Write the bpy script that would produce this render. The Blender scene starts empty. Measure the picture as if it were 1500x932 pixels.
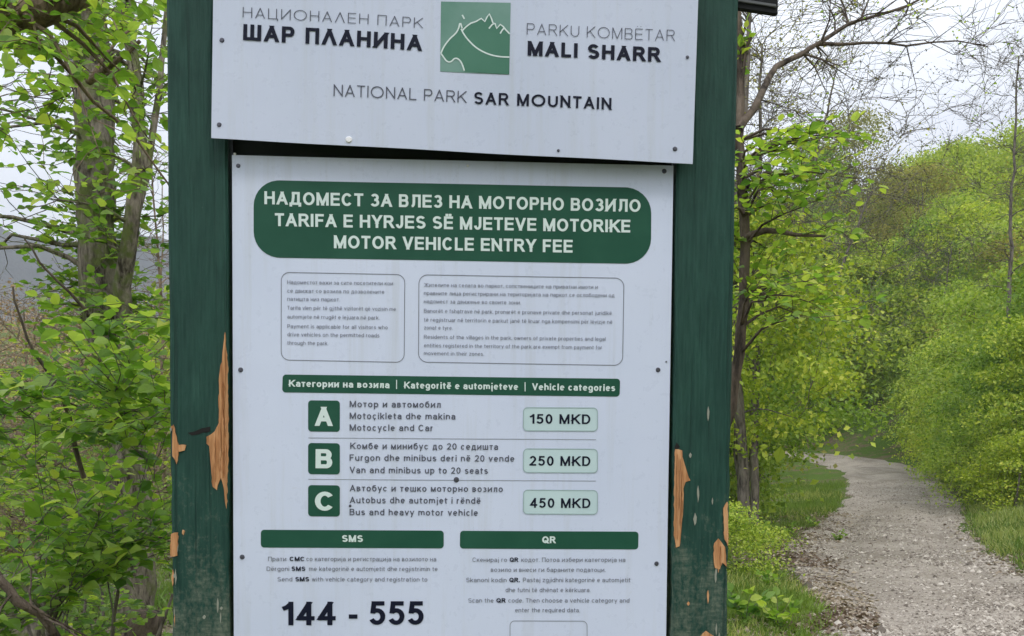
import bpy, bmesh, math, random
import numpy as np
from mathutils import Vector, Matrix, noise as mnoise

random.seed(7); RNG = np.random.default_rng(7)
scene = bpy.context.scene
C = scene.collection

# ------------------------------------------------------------------ camera
F = 1400.0; PX, PY = 750.0, 704.0            # focal length and principal point in photo pixels
PITCH = math.radians(-2.4); ROLL = 0.007
cam_d = bpy.data.cameras.new('camera'); cam = bpy.data.objects.new('camera', cam_d); C.objects.link(cam)
cam_d.sensor_width = 36; cam_d.sensor_fit = 'HORIZONTAL'
cam_d.lens = F / 1500 * 36
cam_d.shift_y = (704 - 466) / 1500
cam_d.clip_start = 0.05; cam_d.clip_end = 6000
RM = Matrix.Rotation(math.pi / 2 + PITCH, 3, 'X') @ Matrix.Rotation(ROLL, 3, 'Z')
cam.matrix_world = Matrix.Translation((0, 0, 1.6)) @ RM.to_4x4()
scene.camera = cam
CAM = Vector((0, 0, 1.6))

# ------------------------------------------------------------------ world and sun
SUN_EL, SUN_ROT = math.radians(52), math.radians(150)
world = bpy.data.worlds.new('World'); scene.world = world; world.use_nodes = True
nt = world.node_tree; nt.nodes.clear()
N_ = nt.nodes.new; Lk = nt.links.new
out = N_('ShaderNodeOutputWorld'); bg = N_('ShaderNodeBackground'); bg.inputs['Strength'].default_value = 0.12
sky = N_('ShaderNodeTexSky'); sky.sky_type = 'NISHITA'; sky.sun_disc = False
sky.sun_elevation = SUN_EL; sky.sun_rotation = SUN_ROT; sky.air_density = 1.2; sky.dust_density = 2.0
tc = N_('ShaderNodeTexCoord')
mp = N_('ShaderNodeMapping'); mp.inputs['Scale'].default_value = (1.0, 1.0, 2.6)
nz = N_('ShaderNodeTexNoise'); nz.inputs['Scale'].default_value = 2.1; nz.inputs['Detail'].default_value = 6; nz.inputs['Roughness'].default_value = 0.55
cr = N_('ShaderNodeValToRGB')
cr.color_ramp.elements[0].position = 0.33; cr.color_ramp.elements[0].color = (9.9, 10.3, 11.6, 1)
cr.color_ramp.elements[1].position = 0.68; cr.color_ramp.elements[1].color = (13.6, 14.1, 14.6, 1)
mx = N_('ShaderNodeMix'); mx.data_type = 'RGBA'; mx.inputs[0].default_value = 0.93
Lk(tc.outputs['Generated'], mp.inputs[0]); Lk(mp.outputs[0], nz.inputs['Vector']); Lk(nz.outputs['Fac'], cr.inputs[0])
Lk(sky.outputs[0], mx.inputs[6]); Lk(cr.outputs[0], mx.inputs[7]); Lk(mx.outputs[2], bg.inputs['Color']); Lk(bg.outputs[0], out.inputs[0])

sd = bpy.data.lights.new('sun', 'SUN'); sd.energy = 1.0; sd.angle = math.radians(14); sd.color = (1.0, 0.96, 0.9)
so = bpy.data.objects.new('sun', sd); C.objects.link(so)
sdir = Vector((math.sin(SUN_ROT) * math.cos(SUN_EL), math.cos(SUN_ROT) * math.cos(SUN_EL), math.sin(SUN_EL)))
so.rotation_euler = sdir.to_track_quat('Z', 'Y').to_euler()
vs = scene.view_settings; vs.view_transform = 'Standard'; vs.look = 'None'; vs.exposure = 0.16; vs.gamma = 1; vs.use_curve_mapping = False

# ------------------------------------------------------------------ helpers
def ray(px, py):
    return (RM @ Vector(((px - PX) / F, -(py - PY) / F, -1))).normalized()
def at(px, py, Y):
    """point of the place seen at that photo pixel, Y metres ahead"""
    d = ray(px, py); return CAM + d * (Y / d.y)
def proj(p):
    v = RM.transposed() @ (Vector(p) - CAM)
    if v.z > -0.05: return None
    return PX + F * v.x / -v.z, PY - F * v.y / -v.z

def tag(o, label=None, cat=None, group=None, kind=None):
    if label: o['label'] = label
    if cat: o['category'] = cat
    if group: o['group'] = group
    if kind: o['kind'] = kind
    return o
def empty(name, loc, label, cat, group=None):
    o = bpy.data.objects.new(name, None); C.objects.link(o); o.location = loc; o.empty_display_size = 0.1
    return tag(o, label, cat, group)
def link_mesh(name, me, parent=None, loc=None):
    o = bpy.data.objects.new(name, me); C.objects.link(o)
    if parent: o.parent = parent
    if loc is not None: o.location = loc
    return o
def np_mesh(name, V, Fc, mats, mat_idx=None, attr=None, smooth=False):
    """V (n,3); Fc (m,k) constant size faces"""
    V = np.asarray(V, dtype=np.float32); Fc = np.asarray(Fc, dtype=np.int32)
    me = bpy.data.meshes.new(name)
    m, k = Fc.shape
    me.vertices.add(len(V)); me.vertices.foreach_set('co', V.ravel())
    me.loops.add(m * k); me.loops.foreach_set('vertex_index', Fc.ravel())
    me.polygons.add(m); me.polygons.foreach_set('loop_start', np.arange(m, dtype=np.int32) * k)
    for mt in mats: me.materials.append(mt)
    if mat_idx is not None: me.polygons.foreach_set('material_index', np.asarray(mat_idx, dtype=np.int32))
    me.polygons.foreach_set('use_smooth', np.full(m, smooth, dtype=bool))
    if attr is not None:
        a = me.attributes.new('var', 'FLOAT', 'POINT'); a.data.foreach_set('value', np.asarray(attr, dtype=np.float32))
    me.update(calc_edges=True); me.validate()
    return me

# ------------------------------------------------------------------ materials
class NB:
    """small node-tree builder"""
    def __init__(s, name, rough=0.7, spec=0.3):
        s.m = bpy.data.materials.new(name); s.m.use_nodes = True; s.t = s.m.node_tree
        s.b = s.t.nodes['Principled BSDF']; s.b.inputs['Roughness'].default_value = rough
        s.b.inputs['Specular IOR Level'].default_value = spec
    def n(s, ty, **kw):
        nd = s.t.nodes.new(ty)
        for k, v in kw.items(): setattr(nd, k, v)
        return nd
    def l(s, a, b): s.t.links.new(a, b)
    def coord(s, kind='Object', scale=(1, 1, 1)):
        c = s.n('ShaderNodeTexCoord'); mpn = s.n('ShaderNodeMapping'); mpn.inputs['Scale'].default_value = scale
        s.l(c.outputs[kind], mpn.inputs[0]); return mpn.outputs[0]
    def noise(s, vec, scale, detail=4, rough=0.55):
        nn = s.n('ShaderNodeTexNoise'); nn.inputs['Scale'].default_value = scale
        nn.inputs['Detail'].default_value = detail; nn.inputs['Roughness'].default_value = rough
        if vec is not None: s.l(vec, nn.inputs['Vector'])
        return nn.outputs['Fac']
    def ramp(s, fac, stops, interp='LINEAR'):
        r = s.n('ShaderNodeValToRGB'); e = r.color_ramp.elements; r.color_ramp.interpolation = interp
        while len(e) < len(stops): e.new(0.5)
        for i, (p, c) in enumerate(stops):
            e[i].position = p; e[i].color = tuple(c) + (1,) if len(c) == 3 else c
        s.l(fac, r.inputs[0]); return r.outputs[0]
    def mix(s, fac, a, b, blend='MIX'):
        x = s.n('ShaderNodeMix', data_type='RGBA', blend_type=blend)
        if hasattr(fac, 'links') or hasattr(fac, 'is_linked'): s.l(fac, x.inputs[0])
        else: x.inputs[0].default_value = fac
        for i, v in ((6, a), (7, b)):
            if isinstance(v, tuple): x.inputs[i].default_value = v + (1,) if len(v) == 3 else v
            else: s.l(v, x.inputs[i])
        return x.outputs[2]
    def math(s, op, a, b=0.0):
        x = s.n('ShaderNodeMath', operation=op)
        for i, v in ((0, a), (1, b)):
            if isinstance(v, (int, float)): x.inputs[i].default_value = v
            else: s.l(v, x.inputs[i])
        return x.outputs[0]
    def bump(s, h, strength=0.5, dist=0.01):
        b = s.n('ShaderNodeBump'); b.inputs['Strength'].default_value = strength; b.inputs['Distance'].default_value = dist
        s.l(h, b.inputs['Height']); s.l(b.outputs[0], s.b.inputs['Normal'])
    def col(s, c):
        if isinstance(c, tuple): s.b.inputs['Base Color'].default_value = c + (1,)
        else: s.l(c, s.b.inputs['Base Color'])
        return s.m

def flat(name, c, rough=0.5, spec=0.4):
    b = NB(name, rough, spec); return b.col(c)

def leaf_mat(name, dark, light, yellow, trans=0.35, rough=0.5):
    b = NB(name, rough, 0.35)
    a = b.n('ShaderNodeAttribute', attribute_name='var')
    oi = b.n('ShaderNodeObjectInfo')
    v = b.math('FRACT', b.math('ADD', a.outputs['Fac'], oi.outputs['Random']))
    c1 = b.ramp(v, [(0.0, dark), (0.55, light), (1.0, yellow)])
    tone = b.ramp(oi.outputs['Random'], [(0.0, (0.62, 0.74, 0.75)), (0.5, (1, 1, 1)), (1.0, (1.25, 1.12, 0.85))])
    c1 = b.mix(1.0, c1, tone, 'MULTIPLY')
    b.col(c1)
    tr = b.n('ShaderNodeBsdfTranslucent'); hs = b.mix(1.0, c1, (1.25, 1.3, 0.6), 'MULTIPLY'); b.l(hs, tr.inputs[0])
    ms = b.n('ShaderNodeMixShader'); ms.inputs[0].default_value = trans
    o = b.t.nodes['Material Output']
    b.l(b.b.outputs[0], ms.inputs[1]); b.l(tr.outputs[0], ms.inputs[2]); b.l(ms.outputs[0], o.inputs[0])
    return b.m

M = {}
M['leaf_near'] = leaf_mat('leaf_fresh', (0.12, 0.24, 0.04), (0.26, 0.42, 0.075), (0.47, 0.58, 0.15), 0.55, 0.38)
M['leaf_far'] = leaf_mat('leaf_spring', (0.17, 0.27, 0.03), (0.37, 0.49, 0.06), (0.58, 0.63, 0.13), 0.42)
M['leaf_olive'] = leaf_mat('leaf_olive', (0.17, 0.18, 0.05), (0.29, 0.30, 0.08), (0.42, 0.38, 0.13), 0.45)
M['grass'] = leaf_mat('grass_blades', (0.11, 0.19, 0.03), (0.22, 0.33, 0.06), (0.42, 0.44, 0.17), 0.35)
M['litter'] = leaf_mat('dead_leaves', (0.13, 0.085, 0.06), (0.30, 0.22, 0.155), (0.46, 0.38, 0.29), 0.15, 0.8)
M['bud'] = leaf_mat('buds', (0.06, 0.05, 0.03), (0.10, 0.10, 0.03), (0.16, 0.18, 0.04), 0.2)

def bark_mat(name, a, bcol, moss=None, scale=9):
    b = NB(name, 0.9, 0.15)
    v = b.coord('Object', (1, 1, 0.25))
    n1 = b.noise(v, scale * 2.2, 6, 0.65)
    c = b.ramp(n1, [(0.36, a), (0.52, bcol), (0.7, tuple(min(1, x * 1.5) for x in bcol))])
    if moss:
        n2 = b.noise(b.coord('Object'), scale * 0.7, 5, 0.6)
        f = b.ramp(n2, [(0.47, (0, 0, 0)), (0.6, (1, 1, 1))])
        c = b.mix(f, c, moss)
    b.bump(n1, 1.0, 0.04); return b.col(c)
M['bark_grey'] = bark_mat('bark_grey', (0.055, 0.045, 0.035), (0.26, 0.225, 0.18), (0.15, 0.18, 0.06), 14)
M['bark_dark'] = bark_mat('bark_dark', (0.04, 0.032, 0.026), (0.14, 0.11, 0.085))
M['bark_twig'] = bark_mat('bark_twig', (0.06, 0.052, 0.045), (0.19, 0.165, 0.14))
M['bark_brown'] = bark_mat('bark_brown', (0.09, 0.065, 0.045), (0.24, 0.18, 0.125))

# painted wood of the posts
def post_mat():
    b = NB('green_painted_wood', 0.55, 0.22)
    geo = b.n('ShaderNodeNewGeometry'); sp = b.n('ShaderNodeSeparateXYZ'); b.l(geo.outputs['Position'], sp.inputs[0])
    v = b.coord('Object', (1, 1, 0.06)); grain = b.noise(v, 190, 5, 0.6)
    big = b.noise(b.coord('Object', (1, 1, 0.35)), 26, 5, 0.6)
    fine = b.noise(b.coord('Object', (1, 1, 0.7)), 120, 6, 0.7)
    cross = b.noise(b.coord('Object', (0.5, 1, 3.5)), 60, 4, 0.6)
    c = b.ramp(big, [(0.3, (0.008, 0.040, 0.030)), (0.6, (0.015, 0.062, 0.046)), (0.8, (0.03, 0.095, 0.07))])
    c = b.mix(0.25, c, b.ramp(grain, [(0.35, (0.0, 0.015, 0.012)), (0.7, (0.045, 0.11, 0.085))]))
    # weathering grows downwards, where the boards are scraped
    wz = b.n('ShaderNodeMapRange'); b.l(sp.outputs['Z'], wz.inputs[0])
    wz.inputs[1].default_value = 1.78; wz.inputs[2].default_value = 1.25; wz.inputs[3].default_value = -0.14; wz.inputs[4].default_value = 0.20
    s1 = b.math('ADD', b.math('MULTIPLY', fine, 0.5), b.math('MULTIPLY', big, 0.5))
    s1 = b.math('ADD', s1, wz.outputs[0])
    m1 = b.ramp(s1, [(0.60, (0, 0, 0)), (0.74, (0.75, 0.75, 0.75))])
    c = b.mix(m1, c, b.ramp(cross, [(0.3, (0.06, 0.085, 0.06)), (0.7, (0.19, 0.21, 0.16))]))
    spec = b.ramp(b.noise(b.coord('Object', (1, 1, 0.5)), 300, 3, 0.7), [(0.70, (0, 0, 0)), (0.76, (1, 1, 1))])
    c = b.mix(b.math('MULTIPLY', spec, 0.35), c, (0.4, 0.4, 0.34))
    kn = b.noise(b.coord('Object', (1, 1, 0.02)), 75, 3, 0.5); kf = b.ramp(kn, [(0.60, (0, 0, 0)), (0.66, (0.55, 0.55, 0.55))])
    c = b.mix(kf, c, (0.008, 0.028, 0.022))
    b.bump(b.math('ADD', grain, b.math('SUBTRACT', b.math('MULTIPLY', fine, 0.6), b.math('MULTIPLY', kf, 1.2))), 0.7, 0.003)
    return b.col(c)
M['post'] = post_mat()
M['back'] = flat('dark_backing', (0.012, 0.018, 0.016), 0.7)
def barewood():
    b = NB('bare_wood', 0.7, 0.2)
    n = b.noise(b.coord('Object', (1, 1, 0.08)), 150, 5, 0.6)
    b.bump(n, 0.8, 0.003)
    return b.col(b.ramp(n, [(0.3, (0.27, 0.115, 0.045)), (0.5, (0.5, 0.25, 0.11)), (0.72, (0.66, 0.40, 0.21))]))
M['wood'] = barewood()
M['greywood'] = flat('weathered_wood', (0.26, 0.27, 0.22), 0.8)
M['cutwood'] = flat('crack_dark', (0.01, 0.009, 0.008), 0.9)
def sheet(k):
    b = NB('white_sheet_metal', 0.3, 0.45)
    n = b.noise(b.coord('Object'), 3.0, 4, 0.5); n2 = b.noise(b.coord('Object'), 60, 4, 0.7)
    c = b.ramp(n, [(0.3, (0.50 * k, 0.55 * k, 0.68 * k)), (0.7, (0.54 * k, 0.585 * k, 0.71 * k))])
    d = b.ramp(n2, [(0.66, (0, 0, 0)), (0.8, (0.35, 0.35, 0.35))])
    c = b.mix(d, c, (0.42, 0.43, 0.42))
    st = b.noise(b.coord('Object', (1, 1, 0.05)), 34, 5, 0.7); st = b.ramp(st, [(0.52, (0, 0, 0)), (0.72, (0.28, 0.28, 0.28))])
    c = b.mix(st, c, (0.41, 0.43, 0.42))
    rg = b.ramp(n2, [(0.3, (0.24, 0.24, 0.24)), (0.8, (0.42, 0.42, 0.42))]); b.l(rg, b.b.inputs['Roughness'])
    b.bump(n, 0.25, 0.01)
    return b.col(c)
M['sheet'] = sheet(1.0); M['sheet_lit'] = sheet(1.12)  # lower sheet: same metal, reflections painted in as a lighter colour, offsetting recess shade
def pgreen(name, a, b2):
    b = NB(name, 0.42, 0.2); n = b.noise(b.coord('Object'), 14, 4, 0.5)
    return b.col(b.ramp(n, [(0.3, a), (0.7, b2)]))
M['pgreen'] = pgreen('printed_green', (0.011, 0.07, 0.042), (0.018, 0.088, 0.054))
M['pgreen2'] = pgreen('printed_emblem_green', (0.12, 0.25, 0.20), (0.18, 0.31, 0.27))
M['pgreen3'] = pgreen('printed_emblem_shape', (0.055, 0.17, 0.115), (0.075, 0.20, 0.14))
M['plight'] = pgreen('printed_pale_green', (0.47, 0.60, 0.62), (0.50, 0.63, 0.64))
M['pframe'] = flat('printed_pale_edge', (0.31, 0.42, 0.42))
M['pwhite'] = flat('printed_white', (0.62, 0.72, 0.69), 0.35)
M['pblack'] = flat('printed_black', (0.006, 0.008, 0.022), 0.5, 0.15)
M['pgrey'] = flat('printed_grey', (0.085, 0.09, 0.12), 0.5, 0.15)
M['pgrey2'] = flat('printed_light_grey', (0.17, 0.18, 0.22), 0.35)
M['psmall'] = flat('printed_small_grey', (0.19, 0.20, 0.25), 0.5, 0.15)
M['pline'] = flat('printed_hairline', (0.26, 0.28, 0.33), 0.35)
M['screw'] = flat('screw_steel', (0.09, 0.09, 0.11), 0.4); M['screw'].node_tree.nodes['Principled BSDF'].inputs['Metallic'].default_value = 0.6
M['white_plug'] = flat('white_plug', (0.8, 0.8, 0.82), 0.4)
M['roof'] = flat('dark_roof_board', (0.011, 0.012, 0.013), 0.7, 0.15)
M['roof_edge'] = flat('grey_roof_edge', (0.09, 0.095, 0.10), 0.6)

# ------------------------------------------------------------------ terrain
ROAD = [(2.3, -8, 1.3), (2.5, 0, 1.3), (3.0, 4, 1.3), (4.05, 7.8, 1.35), (4.98, 12.4, 1.3), (6.75, 17, 1.22), (8.75, 21.5, 1.22), (12.1, 30, 1.45),
        (13.9, 37, 1.6), (13.0, 43, 1.5), (8.6, 47, 1.6), (2.0, 50, 1.6), (-6, 56, 1.4)]
ZP = [(-10, -0.1), (0, -0.02), (7.8, 0.0), (12.4, 0.05), (17, 0.07), (21.5, 0.11), (30, 0.357), (37, 0.675), (44, 1.07), (52, 1.5), (60, 2.2), (90, 6.0), (140, 10)]
def sp_road():
    pts = []
    R_ = [np.array(r, float) for r in ROAD]
    for i in range(len(R_) - 1):
        p0 = R_[max(i - 1, 0)]; p1 = R_[i]; p2 = R_[i + 1]; p3 = R_[min(i + 2, len(R_) - 1)]
        for k in range(14):
            t = k / 14
            pts.append(0.5 * ((2 * p1) + (-p0 + p2) * t + (2 * p0 - 5 * p1 + 4 * p2 - p3) * t * t + (-p0 + 3 * p1 - 3 * p2 + p3) * t ** 3))
    pts.append(R_[-1]); return np.array(pts)
RP = sp_road()
def road_info(x, y):
    """signed distance from the road centre (+ = right-hand side going away) and its half width; vectorised"""
    x = np.atleast_1d(np.asarray(x, float)); y = np.atleast_1d(np.asarray(y, float))
    best = np.full(x.shape, 1e9); sg = np.zeros(x.shape); hw = np.full(x.shape, 1.3)
    for i in range(len(RP) - 1):
        a = RP[i, :2]; b = RP[i + 1, :2]; d = b - a; L2 = d @ d
        t = np.clip(((x - a[0]) * d[0] + (y - a[1]) * d[1]) / L2, 0, 1)
        dx = x - (a[0] + t * d[0]); dy = y - (a[1] + t * d[1]); dd = np.hypot(dx, dy)
        m = dd < best
        best = np.where(m, dd, best); sg = np.where(m, np.sign(dx * d[1] - dy * d[0]), sg)
        hw = np.where(m, RP[i, 2], hw)
    return best * sg, hw
def vnoise(x, y, s, seed=0.0):
    """cheap smooth value noise, vectorised"""
    x = np.asarray(x, float) / s + seed * 17.3; y = np.asarray(y, float) / s + seed * 9.1
    xi = np.floor(x); yi = np.floor(y); fx = x - xi; fy = y - yi
    fx = fx * fx * (3 - 2 * fx); fy = fy * fy * (3 - 2 * fy)
    h = lambda a, b: (np.sin(a * 127.1 + b * 311.7) * 43758.5453) % 1.0
    return (h(xi, yi) * (1 - fx) + h(xi + 1, yi) * fx) * (1 - fy) + (h(xi, yi + 1) * (1 - fx) + h(xi + 1, yi + 1) * fx) * fy
ZX = [z[0] for z in ZP]; ZZ = [z[1] for z in ZP]
def ground(x, y, rough=True):
    x = np.atleast_1d(np.asarray(x, float)); y = np.atleast_1d(np.asarray(y, float))
    z = np.interp(y, ZX, ZZ)
    sd_, hw = road_info(x, y)
    r = np.maximum(0, sd_ - hw)
    far = np.clip((x - 8) / 10, 0, 1) * np.clip((y - 30) / 20, 0, 1) + 1 - np.clip((y - 30) / 20, 0, 1)
    z = z + np.where(sd_ > 0, 0.22 * np.minimum(r, 1.6) + 0.62 * np.clip(r - 1.6, 0, 26) * far, 0)
    l = np.maximum(0, -sd_ - hw)
    z = z + np.where(sd_ < 0, (0.05 - 0.13 * np.clip((y - 14) / 12, 0, 1)) * np.minimum(l, 2.5), 0)
    # valley side on the left: a dip, then a wooded rise
    dl = np.maximum(0, -x - 1.0)
    z = z - 0.10 * np.minimum(dl, 8) * np.clip((14 - y) / 14, 0, 1)
    z = z + np.where(x < 3, np.clip(y - 22, 0, 60) * 0.10, 0) * np.clip((3 - x) / 8, 0, 1)
    if rough:
        off = np.clip((np.abs(sd_) - hw) / 0.6, 0, 1)
        z = z + off * (0.14 * (vnoise(x, y, 1.3) - 0.5) + 0.05 * (vnoise(x, y, 0.4, 1) - 0.5) + 0.18 * np.clip((np.hypot(x, y) - 12) / 20, 0, 1) * (vnoise(x, y, 6, 2) - 0.5))
        # ruts in the track
        z = z + (1 - off) * (-0.06 * np.exp(-((np.abs(sd_) - 0.72) / 0.2) ** 2) + 0.05 * (vnoise(x, y, 0.6, 3) - 0.5))
    return z
def gz(x, y): return float(ground(x, y)[0])

def grid_mesh(name, xs, ys, zf, mats, smooth=True):
    X, Y = np.meshgrid(xs, ys); Z = zf(X.ravel(), Y.ravel())
    V = np.stack([X.ravel(), Y.ravel(), Z], 1); nx = len(xs); ny = len(ys)
    i = np.arange((ny - 1) * nx).reshape(ny - 1, nx)[:, :-1].ravel()
    return np_mesh(name, V, np.stack([i, i + 1, i + nx + 1, i + nx], 1), mats, smooth=smooth)

def ground_mat():
    b = NB('forest_floor', 0.95, 0.1)
    v = b.coord('Object')
    n1 = b.noise(v, 0.45, 6, 0.6); n2 = b.noise(v, 14, 8, 0.75); n3 = b.noise(v, 2.2, 6, 0.7)
    soil = b.ramp(n2, [(0.3, (0.07, 0.05, 0.035)), (0.5, (0.17, 0.125, 0.085)), (0.7, (0.30, 0.24, 0.17))])
    green = b.ramp(n2, [(0.3, (0.05, 0.09, 0.015)), (0.7, (0.13, 0.21, 0.035))])
    f = b.ramp(b.math('ADD', b.math('MULTIPLY', n1, 0.5), b.math('MULTIPLY', n3, 0.5)), [(0.44, (0, 0, 0)), (0.53, (1, 1, 1))])
    b.bump(n2, 0.8, 0.03); return b.col(b.mix(f, soil, green))
M['ground'] = ground_mat()
def road_mat():
    b = NB('gravel_track', 0.95, 0.12)
    v = b.coord('Object')
    vo = b.n('ShaderNodeTexVoronoi'); vo.inputs['Scale'].default_value = 34; b.l(v, vo.inputs['Vector'])
    vo2 = b.n('ShaderNodeTexVoronoi'); vo2.inputs['Scale'].default_value = 90; b.l(v, vo2.inputs['Vector'])
    big = b.noise(v, 0.9, 6, 0.65); fine = b.noise(v, 45, 6, 0.8)
    st = b.n('ShaderNodeSeparateColor'); b.l(vo.outputs['Color'], st.inputs[0])
    c = b.ramp(st.outputs[0], [(0.0, (0.19, 0.158, 0.127)), (0.5, (0.42, 0.362, 0.30)), (1.0, (0.72, 0.65, 0.56))])
    c = b.mix(0.4, c, b.ramp(fine, [(0.3, (0.22, 0.19, 0.155)), (0.7, (0.54, 0.48, 0.415))]))
    c = b.mix(0.42, c, b.ramp(big, [(0.36, (0.23, 0.19, 0.145)), (0.5, (0.46, 0.395, 0.33)), (0.62, (0.63, 0.555, 0.475))]))
    h = b.math('ADD', b.math('MULTIPLY', vo.outputs['Distance'], -0.7), b.math('MULTIPLY', vo2.outputs['Distance'], -0.4))
    b.bump(h, 1.0, 0.035); return b.col(c)
M['road'] = road_mat()

xs = np.concatenate([np.linspace(-2500, -150, 10), np.linspace(-120, -26, 24), np.arange(-24, 30, 0.3), np.linspace(31, 120, 24), np.linspace(150, 2500, 10)])
ys = np.concatenate([np.linspace(-2500, -60, 8), np.linspace(-40, -3, 14), np.arange(-2, 20, 0.22), np.arange(20, 60, 0.5), np.linspace(62, 140, 24), np.linspace(170, 2600, 16)])
go = link_mesh('ground', grid_mesh('ground', xs, ys, ground, [M['ground']])); tag(go, kind='structure')

# the gravel road: a strip with ragged edges laid over the ground
def build_road():
    V = []; nx = 27; rows = []
    seg = RP[1:-1]
    # resample densely near the camera
    out_ = []
    for i in range(len(seg) - 1):
        L = np.linalg.norm(seg[i + 1, :2] - seg[i, :2]); n = max(1, int(L / (0.16 if seg[i, 1] < 25 else 0.4)))
        for k in range(n): out_.append(seg[i] + (seg[i + 1] - seg[i]) * k / n)
    S = np.array(out_); T = np.gradient(S[:, :2], axis=0); T /= np.linalg.norm(T, axis=1)[:, None]
    Nn = np.stack([T[:, 1], -T[:, 0]], 1)
    al = np.arange(len(S)) * 1.0
    el = S[:, 2] * (1.02 + 0.32 * (vnoise(S[:, 0] * 3, S[:, 1], 1.4, 5) - 0.5) + 0.14 * (vnoise(S[:, 0], S[:, 1], 0.35, 6) - 0.5))
    er = S[:, 2] * (1.0 + 0.26 * (vnoise(S[:, 0] * 3, S[:, 1], 1.1, 7) - 0.5) + 0.14 * (vnoise(S[:, 0], S[:, 1], 0.3, 8) - 0.5))
    u = np.linspace(0, 1, nx)
    off = -el[:, None] + (el + er)[:, None] * u[None, :]
    X = S[:, 0][:, None] + Nn[:, 0][:, None] * off; Y = S[:, 1][:, None] + Nn[:, 1][:, None] * off
    Z = ground(X.ravel(), Y.ravel()).reshape(X.shape) + 0.018 + 0.012 * vnoise(X, Y, 0.16, 4) + 0.0009 * Y.clip(0)
    Z[:, 0] -= 0.05; Z[:, -1] -= 0.05
    V = np.stack([X.ravel(), Y.ravel(), Z.ravel()], 1); ny = len(S)
    i = np.arange((ny - 1) * nx).reshape(ny - 1, nx)[:, :-1].ravel()
    return tag(link_mesh('gravel_road', np_mesh('gravel_road', V, np.stack([i, i + 1, i + nx + 1, i + nx], 1), [M['road']], smooth=True)), kind='structure')
build_road()

# mountain range across the valley
def mountains():
    b = NB('far_forest', 1.0, 0.0)
    n = b.noise(b.coord('Object'), 0.02, 8, 0.7)
    b.bump(n, 1.0, 20)
    m = b.col(b.ramp(n, [(0.35, (0.035, 0.045, 0.035)), (0.65, (0.10, 0.095, 0.08))]))
    na, nr = 220, 26; V = []
    for j in range(nr):
        for i in range(na):
            a = math.radians(-75 + 150 * i / (na - 1)); r = 620 + 700 * j / (nr - 1)
            x = math.sin(a) * r; y = math.cos(a) * r
            prof = math.sin(math.pi * min(1, j / (nr - 1) * 1.15)) ** 0.8 if j < nr - 1 else 0
            hh = 192 + 26 * math.sin(a * 5 + 1.0) + 22 * math.sin(a * 13 + 2) + 10 * math.sin(a * 31)
            hh *= 1 + 0.22 * (mnoise.noise(Vector((x * 0.006, y * 0.006, 0))))
            z = prof * hh + 14 * prof * mnoise.noise(Vector((x * 0.02, y * 0.02, 3))) + 5 * prof * mnoise.noise(Vector((x * 0.07, y * 0.07, 3)))
            V.append((x, y, z - 8))
    i = np.arange((nr - 1) * na).reshape(nr - 1, na)[:, :-1].ravel()
    tag(link_mesh('mountain', np_mesh('mountain', V, np.stack([i, i + 1, i + na + 1, i + na], 1), [m], smooth=True)), kind='structure')
mountains()

# ------------------------------------------------------------------ notice board
PSI = math.atan(0.059)
KO = Vector((-0.105, 1.72, 0)); KU = Vector((math.cos(PSI), math.sin(PSI), 0)); KN = Vector((math.sin(PSI), -math.cos(PSI), 0))
def K(px, py, dep=0.0):
    d = ray(px, py); o = KO + KN * dep
    t = (o - CAM).dot(KN) / d.dot(KN); p = CAM + d * t
    return (p - KO).dot(KU), p.z
# local frame of the board: x = along, y = backwards, z = up
board = empty('notice_board', KO, 'green wooden notice board with white park signs beside the gravel track', 'notice board')
board.rotation_euler = (0, 0, PSI)
def kmesh(name, V, Fc, mats, parent=board, **kw): return link_mesh(name, np_mesh(name, V, Fc, mats, **kw), parent)
def bm_obj(name, bm, mats, parent=board, smooth=False):
    me = bpy.data.meshes.new(name); bm.to_mesh(me); bm.free()
    for m in (mats if isinstance(mats, list) else [mats]): me.materials.append(m)
    if smooth:
        for p in me.polygons: p.use_smooth = True
    return link_mesh(name, me, parent)
def box_bm(x0, x1, y0, y1, z0, z1, bev=0.0, segs=1, bm=None):
    own = bm is None
    bm2 = bmesh.new()
    bmesh.ops.create_cube(bm2, size=1)
    for v in bm2.verts:
        v.co = Vector(((x0 + x1) / 2 + v.co.x * (x1 - x0), (y0 + y1) / 2 + v.co.y * (y1 - y0), (z0 + z1) / 2 + v.co.z * (z1 - z0)))
    if bev: bmesh.ops.bevel(bm2, geom=bm2.edges[:], offset=bev, segments=segs, affect='EDGES')
    if own: return bm2
    me = bpy.data.meshes.new('t'); bm2.to_mesh(me); bm2.free(); bm.from_mesh(me); bpy.data.meshes.remove(me); return bm

def post(x0, x1, ragged):
    """board-like post: cross-section loops stacked up, edges worn unevenly"""
    nz_ = 150; prof = []; V = []
    for k in range(nz_ + 1):
        z = -0.25 + (2.78 + 0.25) * k / nz_
        def w(s, sc, amp): return amp * mnoise.noise(Vector((s * 7.1, z * sc, 2.2)))
        wear = max(0, min(1, (1.95 - z) / 0.5))
        a = x0 + w(1, 6, 0.0012) + wear * (w(2, 26, 0.003) + 0.002)
        b = x1 + w(3, 6, 0.0012) - wear * (w(4, 30, 0.003) + 0.002)
        if ragged == 'L': a, b = a, b
        c = 0.004
        sec = [(a + c, 0), (b - c, 0), (b, c), (b, 0.086), (b - c, 0.09), (a + c, 0.09), (a, 0.086), (a, c)]
        V += [(p[0], p[1], z) for p in sec]
    Fc = []
    for k in range(nz_):
        for j in range(8):
            q = k * 8; Fc.append((q + j, q + (j + 1) % 8, q + 8 + (j + 1) % 8, q + 8 + j))
    o = kmesh('post', V, Fc, [M['post']]); return o
pl_ = post(-0.5015, -0.398, 'L'); pr_ = post(0.3985, 0.5065, 'R')
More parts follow.
